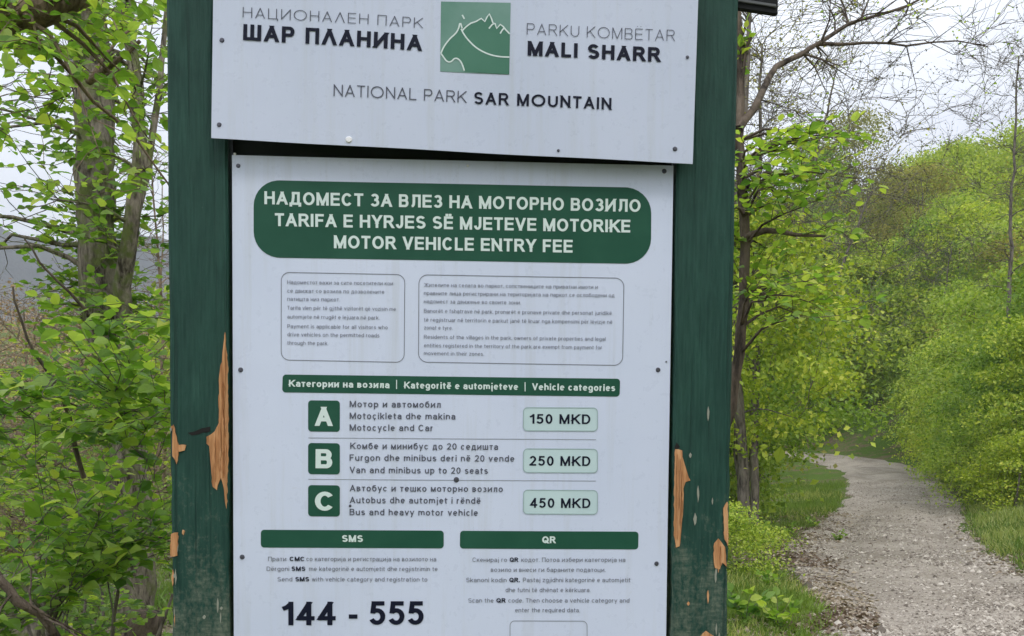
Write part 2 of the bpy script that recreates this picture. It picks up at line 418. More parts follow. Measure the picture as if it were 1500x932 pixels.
pl_['label'] = 'green post at the left with the longer strip of bare wood'
pr_['label'] = 'green post at the right with scraped grey lower half'

# backing boards behind the sheets
for k, (za, zb) in enumerate([(0.95, 1.178), (1.182, 1.408), (1.412, 1.638), (1.642, 1.868), (1.872, 2.098), (2.102, 2.33), (2.334, 2.37)]):
    bm_obj('backing_board', box_bm(-0.396, 0.3965, 0.03, 0.05, za, zb, 0.0015), M['back'])

# rough bare patches where the paint and wood broke away: jagged low reliefs
def patch(parent, pix, mat, thick=0.0028, name='bare_wood_patch', seedv=0):
    """closed outline in photo pixels on the post face -> a thin raised splintered plate"""
    pts = []
    n = len(pix)
    for i in range(n):
        a = pix[i]; b = pix[(i + 1) % n]; L = math.dist(a, b); m = max(1, int(L / 5))
        for k in range(m):
            t = k / m; j = 0.9 if m > 1 and k else 0
            pts.append((a[0] + (b[0] - a[0]) * t + random.uniform(-j, j), a[1] + (b[1] - a[1]) * t + random.uniform(-j, j)))
    co = [K(*p) for p in pts]
    bm = bmesh.new()
    f = bm.faces.new([bm.verts.new((u, -thick * random.uniform(0.6, 1.1), w)) for u, w in co])
    base = [bm.verts.new((u, 0.004, w)) for u, w in co]
    vs_ = list(f.verts)
    for i in range(len(vs_)):
        j = (i + 1) % len(vs_); bm.faces.new((vs_[i], base[i], base[j], vs_[j]))
    bmesh.ops.triangulate(bm, faces=[f]); bmesh.ops.recalc_face_normals(bm, faces=bm.faces[:])
    return bm_obj(name, bm, mat, parent)
patch(pl_, [(330, 487), (333, 520), (334, 600), (334, 690), (332, 745), (329, 720), (324, 700), (318, 718), (312, 713), (311, 700), (316, 690), (320, 670), (312, 655), (303, 650), (303, 640), (315, 632), (321, 620), (321, 560), (326, 520)], M['wood'])
patch(pl_, [(254, 622), (259, 640), (262, 652), (273, 652), (271, 660), (262, 662), (259, 680), (253, 668)], M['wood'])
patch(pl_, [(251, 782), (261, 780), (260, 814), (250, 815)], M['wood'])
patch(pl_, [(268, 776), (271, 778), (269, 784), (267, 781)], M['wood'])
patch(pl_, [(275, 634), (290, 630), (308, 625), (308, 632), (292, 636), (281, 638)], M['cutwood'], 0.0008, 'dark_crack')
patch(pr_, [(989, 658), (999, 660), (1002, 690), (1008, 698), (1011, 704), (1004, 706), (1001, 712), (999, 760), (995, 800), (990, 802), (987, 780)], M['wood'])
patch(pr_, [(991, 648), (996, 655), (989, 660), (988, 655)], M['cutwood'], 0.0008, 'dark_crack')
patch(pr_, [(1046, 796), (1052, 789), (1062, 802), (1064, 830), (1058, 824), (1054, 834), (1047, 832), (1045, 816)], M['wood'])
patch(pr_, [(1059, 745), (1065, 735), (1066, 800), (1061, 790)], M['wood'])
patch(pr_, [(1026, 932), (1034, 924), (1046, 932), (1044, 945), (1030, 945)], M['wood'])

rc = random.Random(99)
for par_, xa, xb in ((pl_, 250, 333), (pr_, 990, 1062)):
    for k in range(15):
        px = rc.choice((rc.uniform(xa, xa + 14), rc.uniform(xb - 14, xb), rc.uniform(xa + 3, xb - 3))); py = 932 - 330 * rc.random() ** 1.3; w_ = rc.uniform(0.7, 2.6); h_ = rc.uniform(2, 13)
        patch(par_, [(px, py - h_), (px + w_, py - h_ * .3), (px + w_ * .6, py + h_ * .6), (px - w_ * .2, py + h_), (px - w_, py)], M['wood'] if k % 3 == 0 else M['greywood'], 0.0012, 'paint_chip')
# long splinters standing out of the bare strips
for par_, L_ in ((pl_, [(331, 510, 640), (327, 560, 700), (323, 620, 690), (331, 650, 735), (316, 640, 706)]), (pr_, [(992, 665, 790), (996, 672, 770), (999, 690, 750), (1055, 800, 828)])):
    for x_, ya, yb in L_: patch(par_, [(x_ - .4, ya), (x_ + .9, ya + 12), (x_ + 1.1, (ya + yb) / 2), (x_ + .3, yb), (x_ - .9, (ya + yb) / 2)], M['wood'], 0.0055, 'splinter')
# ---- sheets and their print
HB = K(310, 203, 0.03); HC = K(1015, 240, 0.03)
def warp_h(u, w): return -0.030 + 0.0022 * math.sin(u * 6.0 + 0.8) * max(0.2, (2.3 - w) * 5) * 0.6 + 0.0014 * math.sin(u * 19 + w * 9)
def warp_f(u, w): return 0.008 + 0.0010 * math.sin(u * 5.0 + w * 4) + 0.0006 * math.sin(u * 13 - w * 7)
def sheet_obj(name, corners, warp, nx=48, ny=36, thick=0.0016):
    """corners BL BR TR TL as (u,w)"""
    V = []; Fc = []
    for side in (0, 1):
        for j in range(ny + 1):
            for i in range(nx + 1):
                s, t = i / nx, j / ny
                u = (corners[0][0] * (1 - s) + corners[1][0] * s) * (1 - t) + (corners[3][0] * (1 - s) + corners[2][0] * s) * t
                w = (corners[0][1] * (1 - s) + corners[1][1] * s) * (1 - t) + (corners[3][1] * (1 - s) + corners[2][1] * s) * t
                V.append((u, warp(u, w) + side * thick, w))
    n1 = (nx + 1) * (ny + 1)
    for j in range(ny):
        for i in range(nx):
            a = j * (nx + 1) + i; q = (a, a + 1, a + nx + 2, a + nx + 1)
            Fc.append(q); Fc.append(tuple(reversed([x + n1 for x in q])))
    edge = [i for i in range(nx + 1)] + [(j + 1) * (nx + 1) + nx for j in range(ny)] + [ny * (nx + 1) + nx - 1 - i for i in range(nx)] + [(ny - 1 - j) * (nx + 1) for j in range(ny - 1)]
    for k in range(len(edge)):
        a, b = edge[k], edge[(k + 1) % len(edge)]; Fc.append((b, a, a + n1, b + n1))
    return kmesh(name, V, Fc, [M['sheet_lit' if name == 'fee_sign' else 'sheet']], smooth=False)
sl = (HC[1] - HB[1]) / (HC[0] - HB[0])
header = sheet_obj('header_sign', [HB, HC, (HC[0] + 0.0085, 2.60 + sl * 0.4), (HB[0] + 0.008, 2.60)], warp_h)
header['label'] = 'white upper sign tilted slightly with park names and green emblem'
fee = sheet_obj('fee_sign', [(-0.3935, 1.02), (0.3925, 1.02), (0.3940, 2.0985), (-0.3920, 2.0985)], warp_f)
fee['label'] = 'white lower sign with vehicle entry fees under a green title band'
# beam that carries the header
bm_obj('cross_beam', box_bm(-0.397, 0.3975, -0.024, 0.028, 2.18, 2.30, 0.003), M['post'])
bm_obj('cross_beam', box_bm(-0.397, 0.3975, -0.004, 0.016, 2.47, 2.58, 0.003), M['post'])

EPS = 0.0006
def sub_print(parent, name, V2, Fc, mat, warp, dep, eps=EPS):
    V = [(u, warp(u, w) - eps, w) for u, w in V2]
    me = bpy.data.meshes.new(name); me.from_pydata(V, [], Fc); me.materials.append(mat); me.update()
    return link_mesh(name, me, parent)
def quad_map(q):
    """q: pixel corners TL TR BR BL -> bilinear map of (s,t) in 0..1 (t down)"""
    def f(s, t):
        a = [q[0][i] * (1 - s) + q[1][i] * s for i in (0, 1)]; b = [q[3][i] * (1 - s) + q[2][i] * s for i in (0, 1)]
        return (a[0] * (1 - t) + b[0] * t, a[1] * (1 - t) + b[1] * t)
    return f
def rr_outline(wpx, hpx, r, n=7):
    pts = []
    for cx, cy, a0 in ((wpx - r, r, -90), (wpx - r, hpx - r, 0), (r, hpx - r, 90), (r, r, 180)):
        for k in range(n + 1):
            a = math.radians(a0 + 90 * k / n); pts.append((cx + r * math.cos(a), cy + r * math.sin(a)))
    return pts
def rrect(parent, name, q, r, mat, warp, dep, eps=EPS, line=None):
    """rounded rectangle from pixel corners; sliced in columns so it follows the sheet"""
    W = math.dist(q[0], q[1]); H = math.dist(q[0], q[3]); f = quad_map(q)
    if line is None:
        xs_ = sorted(set([0, W] + [r * (1 - math.cos(math.radians(a))) for a in range(0, 91, 12)] + [W - r * (1 - math.cos(math.radians(a))) for a in range(0, 91, 12)] + list(np.linspace(r, W - r, max(2, int(W / 25))))))
        V = []; Fc = []
        for x in xs_:
            d = min(x, W - x); y0 = r - math.sqrt(max(0, r * r - (r - d) ** 2)) if d < r else 0
            for y in (y0, H / 2, H - y0): V.append(K(*f(x / W, y / H), dep))
        for i in range(len(xs_) - 1):
            for j in (0, 1):
                a = i * 3 + j; Fc.append((a, a + 1, a + 4, a + 3))
    else:
        o1 = rr_outline(W, H, r); V = []; Fc = []; n = len(o1); c = (W / 2, H / 2)
        # split long sides
        o2 = []
        for i in range(n):
            a, b = o1[i], o1[(i + 1) % n]; m = max(1, int(math.dist(a, b) / 25))
            for k in range(m): o2.append((a[0] + (b[0] - a[0]) * k / m, a[1] + (b[1] - a[1]) * k / m))
        n = len(o2)
        for i in range(n):
            a, b = o2[i - 1], o2[(i + 1) % n]; t = Vector((b[0] - a[0], b[1] - a[1])).normalized(); nn = (t.y, -t.x)
            for s in (-line / 2, line / 2): V.append(K(*f((o2[i][0] + nn[0] * s) / W, (o2[i][1] + nn[1] * s) / H), dep))
        for i in range(n):
            j = (i + 1) % n; Fc.append((2 * i, 2 * i + 1, 2 * j + 1, 2 * j))
    return sub_print(parent, name, V, Fc, mat, warp, dep, eps)
def polyline(parent, name, pts, wd, mat, warp, dep, eps=EPS):
    V = []; Fc = []
    for i, p in enumerate(pts):
        a = Vector(pts[max(i - 1, 0)]); b = Vector(pts[min(i + 1, len(pts) - 1)]); t = (b - a).normalized(); nn = Vector((t.y, -t.x)) * wd / 2
        V.append(K(p[0] + nn.x, p[1] + nn.y, dep)); V.append(K(p[0] - nn.x, p[1] - nn.y, dep))
    for i in range(len(pts) - 1): Fc.append((2 * i, 2 * i + 1, 2 * i + 3, 2 * i + 2))
    return sub_print(parent, name, V, Fc, mat, warp, dep, eps)

XH = 0.735
def arc(cx, cy, rx, ry, a0, a1, n=10):
    return [(cx + rx * math.cos(math.radians(a0 + (a1 - a0) * k / n)), cy + ry * math.sin(math.radians(a0 + (a1 - a0) * k / n))) for k in range(n + 1)]
# skeleton letters: name -> (width, strokes); ('l', pts) straight with squared ends, ('c', pts) curved with cut ends
# heights: capitals 0..1; small letters 0..1 is the x-height, 2 the ascender, -1 the descender
BOWL = ('c', arc(0.5, 0.5, 0.5, 0.5, 0, 360, 26))
LN = lambda *p: ('l', list(p))
CV = lambda *p: ('c', [q for g in p for q in (g if isinstance(g, list) else [g])])
CAPS = {
 'A': (0.74, [LN((0, 0), (0.5, 1)), LN((1, 0), (0.5, 1)), LN((0.2, 0.3), (0.8, 0.3))]),
 'B': (0.66, [LN((0, 0), (0, 1)), CV((0, 1), (0.62, 1), arc(0.66, 0.765, 0.28, 0.235, 80, -80), (0, 0.53)), CV((0, 0.53), (0.62, 0.53), arc(0.68, 0.265, 0.32, 0.265, 80, -80), (0, 0))]),
 'C': (0.74, [CV(arc(0.5, 0.5, 0.5, 0.5, 38, 322, 22))]),
 'D': (0.71, [LN((0, 0), (0, 1)), CV((0, 1), (0.35, 1), arc(0.45, 0.5, 0.55, 0.5, 85, -85, 16), (0, 0))]),
 'E': (0.63, [LN((0, 0), (0, 1)), LN((0, 1), (1, 1)), LN((0, 0.52), (0.93, 0.52)), LN((0, 0), (1, 0))]),
 'F': (0.58, [LN((0, 0), (0, 1)), LN((0, 1), (1, 1)), LN((0, 0.5), (0.88, 0.5))]),
 'G': (0.77, [CV(arc(0.5, 0.5, 0.5, 0.5, 40, 330, 22), (0.98, 0.44), (0.56, 0.44))]),
 'H': (0.71, [LN((0, 0), (0, 1)), LN((1, 0), (1, 1)), LN((0, 0.52), (1, 0.52))]),
 'I': (0.13, [LN((0.5, 0), (0.5, 1))]),
 'J': (0.52, [LN((1, 0.4), (1, 1)), CV((1, 0.42), arc(0.5, 0.34, 0.5, 0.34, 0, -170, 12))]),
 'K': (0.70, [LN((0, 0), (0, 1)), LN((0, 0.36), (0.97, 1)), LN((0.34, 0.58), (1, 0))]),
 'L': (0.56, [LN((0, 0), (0, 1)), LN((0, 0), (1, 0))]),
 'M': (0.84, [LN((0, 0), (0, 1)), LN((1, 0), (1, 1)), LN((0.03, 1), (0.5, 0)), LN((0.97, 1), (0.5, 0))]),
 'N': (0.71, [LN((0, 0), (0, 1)), LN((1, 0), (1, 1)), LN((0, 1), (1, 0))]),
 'O': (0.79, [BOWL]),
 'P': (0.65, [LN((0, 0), (0, 1)), CV((0, 1), (0.6, 1), arc(0.66, 0.73, 0.34, 0.27, 80, -80), (0, 0.46))]),
 'Q': (0.79, [BOWL, LN((0.62, 0.26), (0.98, -0.04))]),
 'R': (0.70, [LN((0, 0), (0, 1)), CV((0, 1), (0.55, 1), arc(0.62, 0.75, 0.32, 0.25, 80, -80), (0, 0.5)), LN((0.55, 0.5), (1, 0))]),
 'S': (0.66, [CV(arc(0.5, 0.75, 0.46, 0.25, 25, 225, 14), (0.5, 0.52), arc(0.5, 0.26, 0.5, 0.26, 48, -155, 14))]),
 'T': (0.62, [LN((0.5, 0), (0.5, 1)), LN((0, 1), (1, 1))]),
 'U': (0.71, [CV((0, 1), (0, 0.4), arc(0.5, 0.36, 0.5, 0.36, 180, 360, 14), (1, 0.4), (1, 1))]),
 'V': (0.70, [LN((0, 1), (0.5, 0)), LN((1, 1), (0.5, 0))]),
 'Y': (0.68, [LN((0, 1), (0.5, 0.42)), LN((1, 1), (0.5, 0.42)), LN((0.5, 0), (0.5, 0.45))]),
 'Z': (0.64, [LN((0, 1), (1, 1)), LN((0, 0), (1, 0)), LN((0, 0.02), (1, 0.98))]),
 'Д': (0.80, [LN((0.0, 0), (1, 0)), LN((0, 0), (0, -0.16)), LN((1, 0), (1, -0.16)), LN((0.26, 1), (0.84, 1)), LN((0.84, 0), (0.84, 1)), CV((0.28, 1), (0.27, 0.6), (0.22, 0.25), (0.12, 0.02))]),
 'З': (0.62, [CV(arc(0.48, 0.76, 0.42, 0.24, 155, -80, 14), (0.4, 0.53)), CV((0.4, 0.53), arc(0.48, 0.265, 0.5, 0.265, 80, -155, 14))]),
 'И': (0.72, [LN((0, 0), (0, 1)), LN((1, 0), (1, 1)), LN((0, 0), (1, 1))]),
 'Л': (0.72, [LN((0.27, 1), (1, 1)), LN((1, 0), (1, 1)), CV((0.29, 1), (0.29, 0.4), (0.25, 0.14), (0.15, 0.02), (0, 0.0))]),
 'Λ': (0.74, [LN((0, 0), (0.5, 1)), LN((1, 0), (0.5, 1))]),
 'П': (0.70, [LN((0, 0), (0, 1)), LN((1, 0), (1, 1)), LN((0, 1), (1, 1))]),
 'Ц': (0.76, [LN((0, 0), (0, 1)), LN((0.88, 0), (0.88, 1)), LN((0, 0), (1, 0)), LN((1, 0), (1, -0.17))]),
 'Ш': (0.92, [LN((0, 0), (0, 1)), LN((1, 0), (1, 1)), LN((0.5, 0), (0.5, 1)), LN((0, 0), (1, 0))]),
 'Ж': (0.95, [LN((0.5, 0), (0.5, 1)), LN((0, 1), (1, 0)), LN((0, 0), (1, 1))]),
 '0': (0.58, [BOWL]),
 '1': (0.47, [LN((1, 0), (1, 1)), CV((0, 0.74), (0.5, 0.82), (1.0, 1.0))]),
 '2': (0.58, [CV(arc(0.5, 0.71, 0.48, 0.29, 165, -30, 14), (0.5, 0.28), (0.03, 0.0)), LN((0, 0), (1, 0))]),
 '4': (0.62, [LN((0.74, 0), (0.74, 1)), LN((0, 0.25), (1, 0.25)), LN((0, 0.27), (0.72, 0.98))]),
 '5': (0.58, [LN((0.18, 1), (0.92, 1)), CV((0.18, 1), (0.06, 0.48)), CV((0.06, 0.5), arc(0.46, 0.32, 0.54, 0.32, 130, -155, 16))]),
 '-': (0.36, [LN((0, 0.33), (1, 0.33))]),
 '.': (0.13, [LN((0.5, 0), (0.5, 0.001))]),
 ',': (0.13, [LN((0.5, 0.02), (0.3, -0.12))]),
}
for c_, d_ in zip('АВЕКМНОРСТ', 'ABEKMHOPCT'): CAPS[c_] = CAPS[d_]
DOTS = [LN((0.25, 1.24), (0.25, 1.241)), LN((0.75, 1.24), (0.75, 1.241))]
CAPS['Ë'] = (CAPS['E'][0], CAPS['E'][1] + DOTS)
STEM = LN((0, 0), (0, 1)); STEMR = LN((1, 0), (1, 1))
ARCH = CV((0, 0.6), arc(0.5, 0.6, 0.5, 0.4, 175, 0, 10), (1, 0.6), (1, 0))
SMALL = {
 'a': (0.55, [LN((1, 0), (1, 0.62)), CV((1, 0.6), arc(0.5, 0.64, 0.5, 0.36, 0, 160, 10)), CV((1, 0.56), (0.5, 0.56), arc(0.4, 0.28, 0.4, 0.28, 90, 270, 10), (0.6, 0), (1, 0.22))]),
 'b': (0.58, [LN((0, 0), (0, 2)), BOWL]), 'c': (0.54, [CV(arc(0.5, 0.5, 0.5, 0.5, 40, 320, 18))]),
 'd': (0.58, [LN((1, 0), (1, 2)), BOWL]),
 'e': (0.57, [CV((0, 0.52), (1, 0.52), arc(0.5, 0.5, 0.5, 0.5, 2, 318, 20))]),
 'f': (0.34, [LN((0.4, 0), (0.4, 1.6)), CV((0.4, 1.55), (0.48, 1.9), (0.72, 2), (1, 2)), LN((0, 1), (1, 1))]),
 'g': (0.58, [BOWL, CV((1, 1), (1, -0.5), arc(0.5, -0.5, 0.5, 0.5, 0, -160, 10))]),
 'h': (0.56, [LN((0, 0), (0, 2)), ARCH]), 'i': (0.13, [LN((0.5, 0), (0.5, 1)), LN((0.5, 1.98), (0.5, 2))]),
 'j': (0.22, [CV((0.8, 1), (0.8, -0.6), (0.5, -1), (0, -1)), LN((0.8, 1.98), (0.8, 2))]),
 'k': (0.53, [LN((0, 0), (0, 2)), LN((0, 0.3), (0.95, 1)), LN((0.4, 0.6), (1, 0))]), 'l': (0.13, [LN((0.5, 0), (0.5, 2))]),
 'm': (0.86, [STEM, CV((0, 0.6), arc(0.25, 0.65, 0.25, 0.35, 175, 0, 8), (0.5, 0)), CV((0.5, 0.6), arc(0.75, 0.65, 0.25, 0.35, 175, 0, 8), (1, 0))]),
 'n': (0.56, [STEM, ARCH]), 'o': (0.58, [BOWL]), 'p': (0.58, [LN((0, -1), (0, 1)), BOWL]), 'q': (0.58, [LN((1, -1), (1, 1)), BOWL]),
 'r': (0.36, [STEM, CV((0, 0.5), (0.2, 0.88), (0.6, 1), (1, 1))]),
 's': (0.51, [CV(arc(0.5, 0.75, 0.46, 0.25, 25, 225, 10), (0.5, 0.52), arc(0.5, 0.26, 0.5, 0.26, 48, -155, 10))]),
 't': (0.38, [CV((0.38, 1.95), (0.38, 0.3), (0.55, 0), (1, 0)), LN((0, 0.98), (1, 0.98))]),
 'u': (0.56, [CV((0, 1), (0, 0.4), arc(0.5, 0.4, 0.5, 0.4, 180, 360, 10)), STEMR]),
 'v': (0.54, [LN((0, 1), (0.5, 0)), LN((1, 1), (0.5, 0))]), 'w': (0.78, [LN((0, 1), (0.25, 0)), LN((0.5, 1), (0.25, 0)), LN((0.5, 1), (0.75, 0)), LN((1, 1), (0.75, 0))]),
 'x': (0.53, [LN((0, 1), (1, 0)), LN((0, 0), (1, 1))]), 'y': (0.54, [LN((0, 1), (0.5, 0)), LN((1, 1), (0.28, -1))]),
 'z': (0.50, [LN((0, 1), (1, 1)), LN((0, 0), (1, 0)), LN((0, 0.03), (1, 0.97))]),
 'б': (0.58, [BOWL, CV((0, 0.5), (0.05, 1.3), (0.3, 1.8), (0.95, 2))]), 'в': (0.52, [STEM, CV((0, 1), (0.6, 1), (0.9, 0.78), (0.6, 0.53), (0, 0.53)), CV((0.6, 0.53), (1, 0.27), (0.6, 0), (0, 0))]),
 'г': (0.40, [STEM, LN((0, 1), (1, 1))]), 'д': (0.62, [LN((0, 0), (1, 0)), LN((0, 0), (0, -0.5)), LN((1, 0), (1, -0.5)), LN((0.84, 0), (0.84, 1)), LN((0.28, 1), (0.84, 1)), LN((0.12, 0), (0.28, 1))]),
 'ж': (0.76, [LN((0.5, 0), (0.5, 1)), LN((0, 1), (1, 0)), LN((0, 0), (1, 1))]), 'з': (0.48, [CV(arc(0.48, 0.76, 0.42, 0.24, 155, -80, 10), (0.4, 0.53)), CV((0.4, 0.53), arc(0.48, 0.265, 0.5, 0.265, 80, -155, 10))]),
 'и': (0.57, [STEM, STEMR, LN((0, 0), (1, 1))]), 'к': (0.50, [STEM, LN((0, 0.35), (0.95, 1)), LN((0.4, 0.6), (1, 0))]),
 'л': (0.55, [LN((0.27, 1), (1, 1)), STEMR, CV((0.29, 1), (0.29, 0.4), (0.2, 0.05), (0, 0))]), 'м': (0.66, [STEM, STEMR, LN((0.03, 1), (0.5, 0)), LN((0.97, 1), (0.5, 0))]),
 'н': (0.56, [STEM, STEMR, LN((0, 0.52), (1, 0.52))]), 'п': (0.56, [STEM, STEMR, LN((0, 1), (1, 1))]), 'т': (0.46, [LN((0.5, 0), (0.5, 1)), LN((0, 1), (1, 1))]),
 'ц': (0.60, [STEM, LN((0.86, 0), (0.86, 1)), LN((0, 0), (1, 0)), LN((1, 0), (1, -0.5))]), 'ш': (0.76, [STEM, STEMR, LN((0.5, 0), (0.5, 1)), LN((0, 0), (1, 0))]),
}
for c_, d_ in zip('аеорсуј', 'aeopcyj'): SMALL[c_] = SMALL[d_]
SMALL['њ'] = (0.74, [STEM, LN((0.5, 0), (0.5, 1)), LN((0, 0.55), (0.5, 0.55)), CV((0.5, 0.55), (0.8, 0.55), (1, 0.28), (0.8, 0), (0.5, 0))])
SMALL['ч'] = (0.5, [STEMR, CV((0, 1), (0.05, 0.6), (0.3, 0.45), (1, 0.45))])
SMALL['ë'] = (0.57, SMALL['e'][1] + [LN((0.25, 1.9), (0.25, 1.92)), LN((0.75, 1.9), (0.75, 1.92))])
SMALL['ç'] = (0.54, SMALL['c'][1] + [LN((0.5, 0), (0.5, -0.6))])
LAYER = 0.000018
def text_mesh(s, wt, spacing, face):
    """letters as strokes of width wt (capital height 1); each stroke a hair above the last so none share a plane"""
    V = []; Fc = []; x = 0
    for ch in s:
        if ch == ' ': x += 0.36 * spacing; continue
        cap = ch in CAPS; W, strokes = (CAPS if cap else SMALL)[ch]
        top = 1.0 if cap else XH
        if face == 'round' and ch in 'OОCСQ': W = 1.0
        W = max(W, wt) if W > 0.14 else wt
        def mp_(p):
            y = p[1]
            if cap: yy = wt / 2 + y * (1 - wt)
            elif y < 0: yy = wt / 2 + y * 0.28
            elif y <= 1: yy = wt / 2 + y * (XH - wt)
            else: yy = XH - wt / 2 + (y - 1) * (1.0 - XH)
            return Vector((x + wt / 2 + p[0] * (W - wt), yy))
        for si, (kind, pts) in enumerate(strokes):
            P = [mp_(p) for p in pts]
            if kind == 'l':
                a, b = P[0], P[1]; d = b - a; L = d.length
                d = d / L if L > 1e-6 else Vector((0, 1))
                if abs(d.y) < 0.05 or L < 0.02: ext = wt / 2
                else: ext = wt / 2 / abs(d.y) + wt / 2 * abs(d.x / d.y)
                n = Vector((-d.y, d.x)) * wt / 2
                q = [a - d * ext - n, b + d * ext - n, b + d * ext + n, a - d * ext + n]
                lo, hi = min(a.y, b.y) - wt / 2, max(a.y, b.y) + wt / 2
                if L < 0.02: q = [a + Vector(k) * wt / 2 * 1.05 for k in ((-1, -1), (1, -1), (1, 1), (-1, 1))]
                for axis_sign, lim in ((1, lo), (-1, -hi)):          # clip to the line's own height
                    r_ = []
                    for i in range(len(q)):
                        c0, c1 = q[i], q[(i + 1) % len(q)]; f0 = axis_sign * c0.y - lim; f1 = axis_sign * c1.y - lim
                        if f0 >= -1e-9: r_.append(c0)
                        if (f0 > 1e-9) != (f1 > 1e-9) and abs(f0 - f1) > 1e-9: r_.append(c0 + (c1 - c0) * (f0 / (f0 - f1)))
                    q = r_
                if len(q) > 2:
                    Fc.append(tuple(range(len(V), len(V) + len(q)))); V += [(p.x, p.y, si * LAYER) for p in q]
            else:
                closed = (P[0] - P[-1]).length < 1e-4; n_ = len(P); base = len(V)
                for i in range(n_):
                    a = P[i - 1] if i else (P[-2] if closed else P[0]); c = P[i + 1] if i < n_ - 1 else (P[1] if closed else P[-1]); b = P[i]
                    t1 = (b - a).normalized() if (b - a).length > 1e-6 else (c - b).normalized(); t2 = (c - b).normalized() if (c - b).length > 1e-6 else t1
                    n1 = Vector((-t1.y, t1.x)); n2 = Vector((-t2.y, t2.x)); m = n1 + n2
                    if m.length < 0.3: m = n1
                    m.normalize(); k = 1 / max(0.6, m.dot(n1))
                    V.append((b.x + m.x * k * wt / 2, b.y + m.y * k * wt / 2, si * LAYER)); V.append((b.x - m.x * k * wt / 2, b.y - m.y * k * wt / 2, si * LAYER))
                for i in range(n_ - 1): Fc.append((base + 2 * i, base + 2 * i + 1, base + 2 * i + 3, base + 2 * i + 2))
        x += W + (0.17 - wt * 0.25) * spacing ** 2
    return np.array(V), Fc
def text(parent, s, p0, p1, cap, mat, warp, dep, wt=0.13, spacing=1.0, face='plain', eps=EPS * 2, name='lettering'):
    """baseline runs from photo pixel p0 to p1 (ink to ink), cap height in pixels"""
    co, fc = text_mesh(s, wt, spacing, face); x0, x1 = co[:, 0].min(), co[:, 0].max()
    A = Vector(K(*p0, dep)); B = Vector(K(*p1, dep)); Up = Vector(K(p0[0], p0[1] - cap, dep)) - A
    d = B - A; up = Vector((-d.y, d.x)).normalized() * Up.length
    t = (co[:, 0] - x0) / (x1 - x0); v = co[:, 1]
    V = []
    for a, b, c in zip(t, v, co[:, 2]):
        u = A.x + d.x * a + up.x * b; w = A.y + d.y * a + up.y * b; V.append((u, warp(u, w) - eps - c, w))
    me = bpy.data.meshes.new(name); me.from_pydata(V, [], fc); me.materials.append(mat); me.update()
    return link_mesh(name, me, parent)

HD = 0.030; FD = -0.008
def H(s, a, b, cap, mat, off=0.0, sp=1.0): return text(header, s, a, b, cap, mat, warp_h, HD, off, sp, 'round')
def T(s, a, b, cap, mat, off=0.0, sp=1.0): return text(fee, s, a, b, cap, mat, warp_f, FD, off, sp)
H('НАЦИОНАΛЕН ПАРК', (355.4, 25.5), (620, 41.5), 15.2, M['pgrey'], 0.065, 1.25)
H('ШАР ПΛАНИНА', (356, 58.7), (618.5, 75), 23.5, M['pblack'], 0.2, 1.15)
H('NATIONAL PARK', (488, 141.4), (684, 150.6), 17.2, M['pgrey'], 0.085, 1.1)
H('SAR MOUNTAIN', (694.5, 152), (896.7, 161.4), 17.6, M['pblack'], 0.165, 1.2)
H('PARKU KOMBËTAR', (771.5, 51.3), (988.8, 60.6), 16.4, M['pgrey'], 0.06, 1.2)
H('MALI SHARR', (772, 82.2), (968.8, 91), 21.5, M['pblack'], 0.205, 1.15)
EQ = [(646, 2), (748, 4.8), (746, 109.5), (644.8, 104.6)]
em = rrect(header, 'emblem_panel', EQ, 0.5, M['pgreen2'], warp_h, HD)
def emblem_field():
    L = [(22, 292), (34, 262), (52, 235), (74, 208), (100, 186), (118, 160), (130, 150), (160, 146), (185, 128), (215, 118), (242, 102), (262, 120), (286, 80), (306, 128), (326, 158), (346, 136), (376, 166), (397, 188), (395, 407), (152, 390), (138, 350), (110, 319), (82, 334), (52, 334)]
    co = [K(640 + x / 3.7275, y / 3.7275, HD) for x, y in L]; bm = bmesh.new()
    f = bm.faces.new([bm.verts.new((u, warp_h(u, w) - EPS * 1.5, w)) for u, w in co]); bmesh.ops.triangulate(bm, faces=[f])
    bm_obj('emblem_shape', bm, M['pgreen3'], header)
emblem_field()
Z2 = lambda L: [(640 + x / 3.7275, y / 3.7275) for x, y in L]
def smooth_pts(L, it=2):
    for _ in range(it):
        n = [L[0]]
        for a, b in zip(L[:-1], L[1:]):
            n += [(a[0] * .75 + b[0] * .25, a[1] * .75 + b[1] * .25), (a[0] * .25 + b[0] * .75, a[1] * .25 + b[1] * .75)]
        L = n + [L[-1]]
    return L
for L, sm in (([(22, 292), (34, 262), (52, 235), (74, 208), (100, 186), (118, 160), (127, 118), (138, 156)], 1),
              ([(138, 82), (150, 104)], 0),
              ([(138, 168), (160, 146), (185, 128), (215, 118), (242, 102), (262, 120), (272, 98), (286, 78), (298, 104), (306, 128), (318, 132), (326, 158), (346, 136), (362, 148), (376, 166), (397, 188)], 0),
              ([(284, 158), (300, 138), (312, 130)], 0), ([(345, 186), (356, 168), (366, 156)], 0),
              ([(132, 158), (148, 190), (176, 225), (212, 260), (255, 286), (300, 303), (345, 312), (396, 314)], 2),
              ([(22, 292), (36, 312), (52, 334), (68, 340), (82, 334), (94, 320), (110, 318), (126, 330), (138, 350), (150, 386)], 1)):
    polyline(header, 'emblem_line', smooth_pts(Z2(L), sm) if sm else Z2(L), 2.1, M['pwhite'], warp_h, HD, EPS * 2.3)

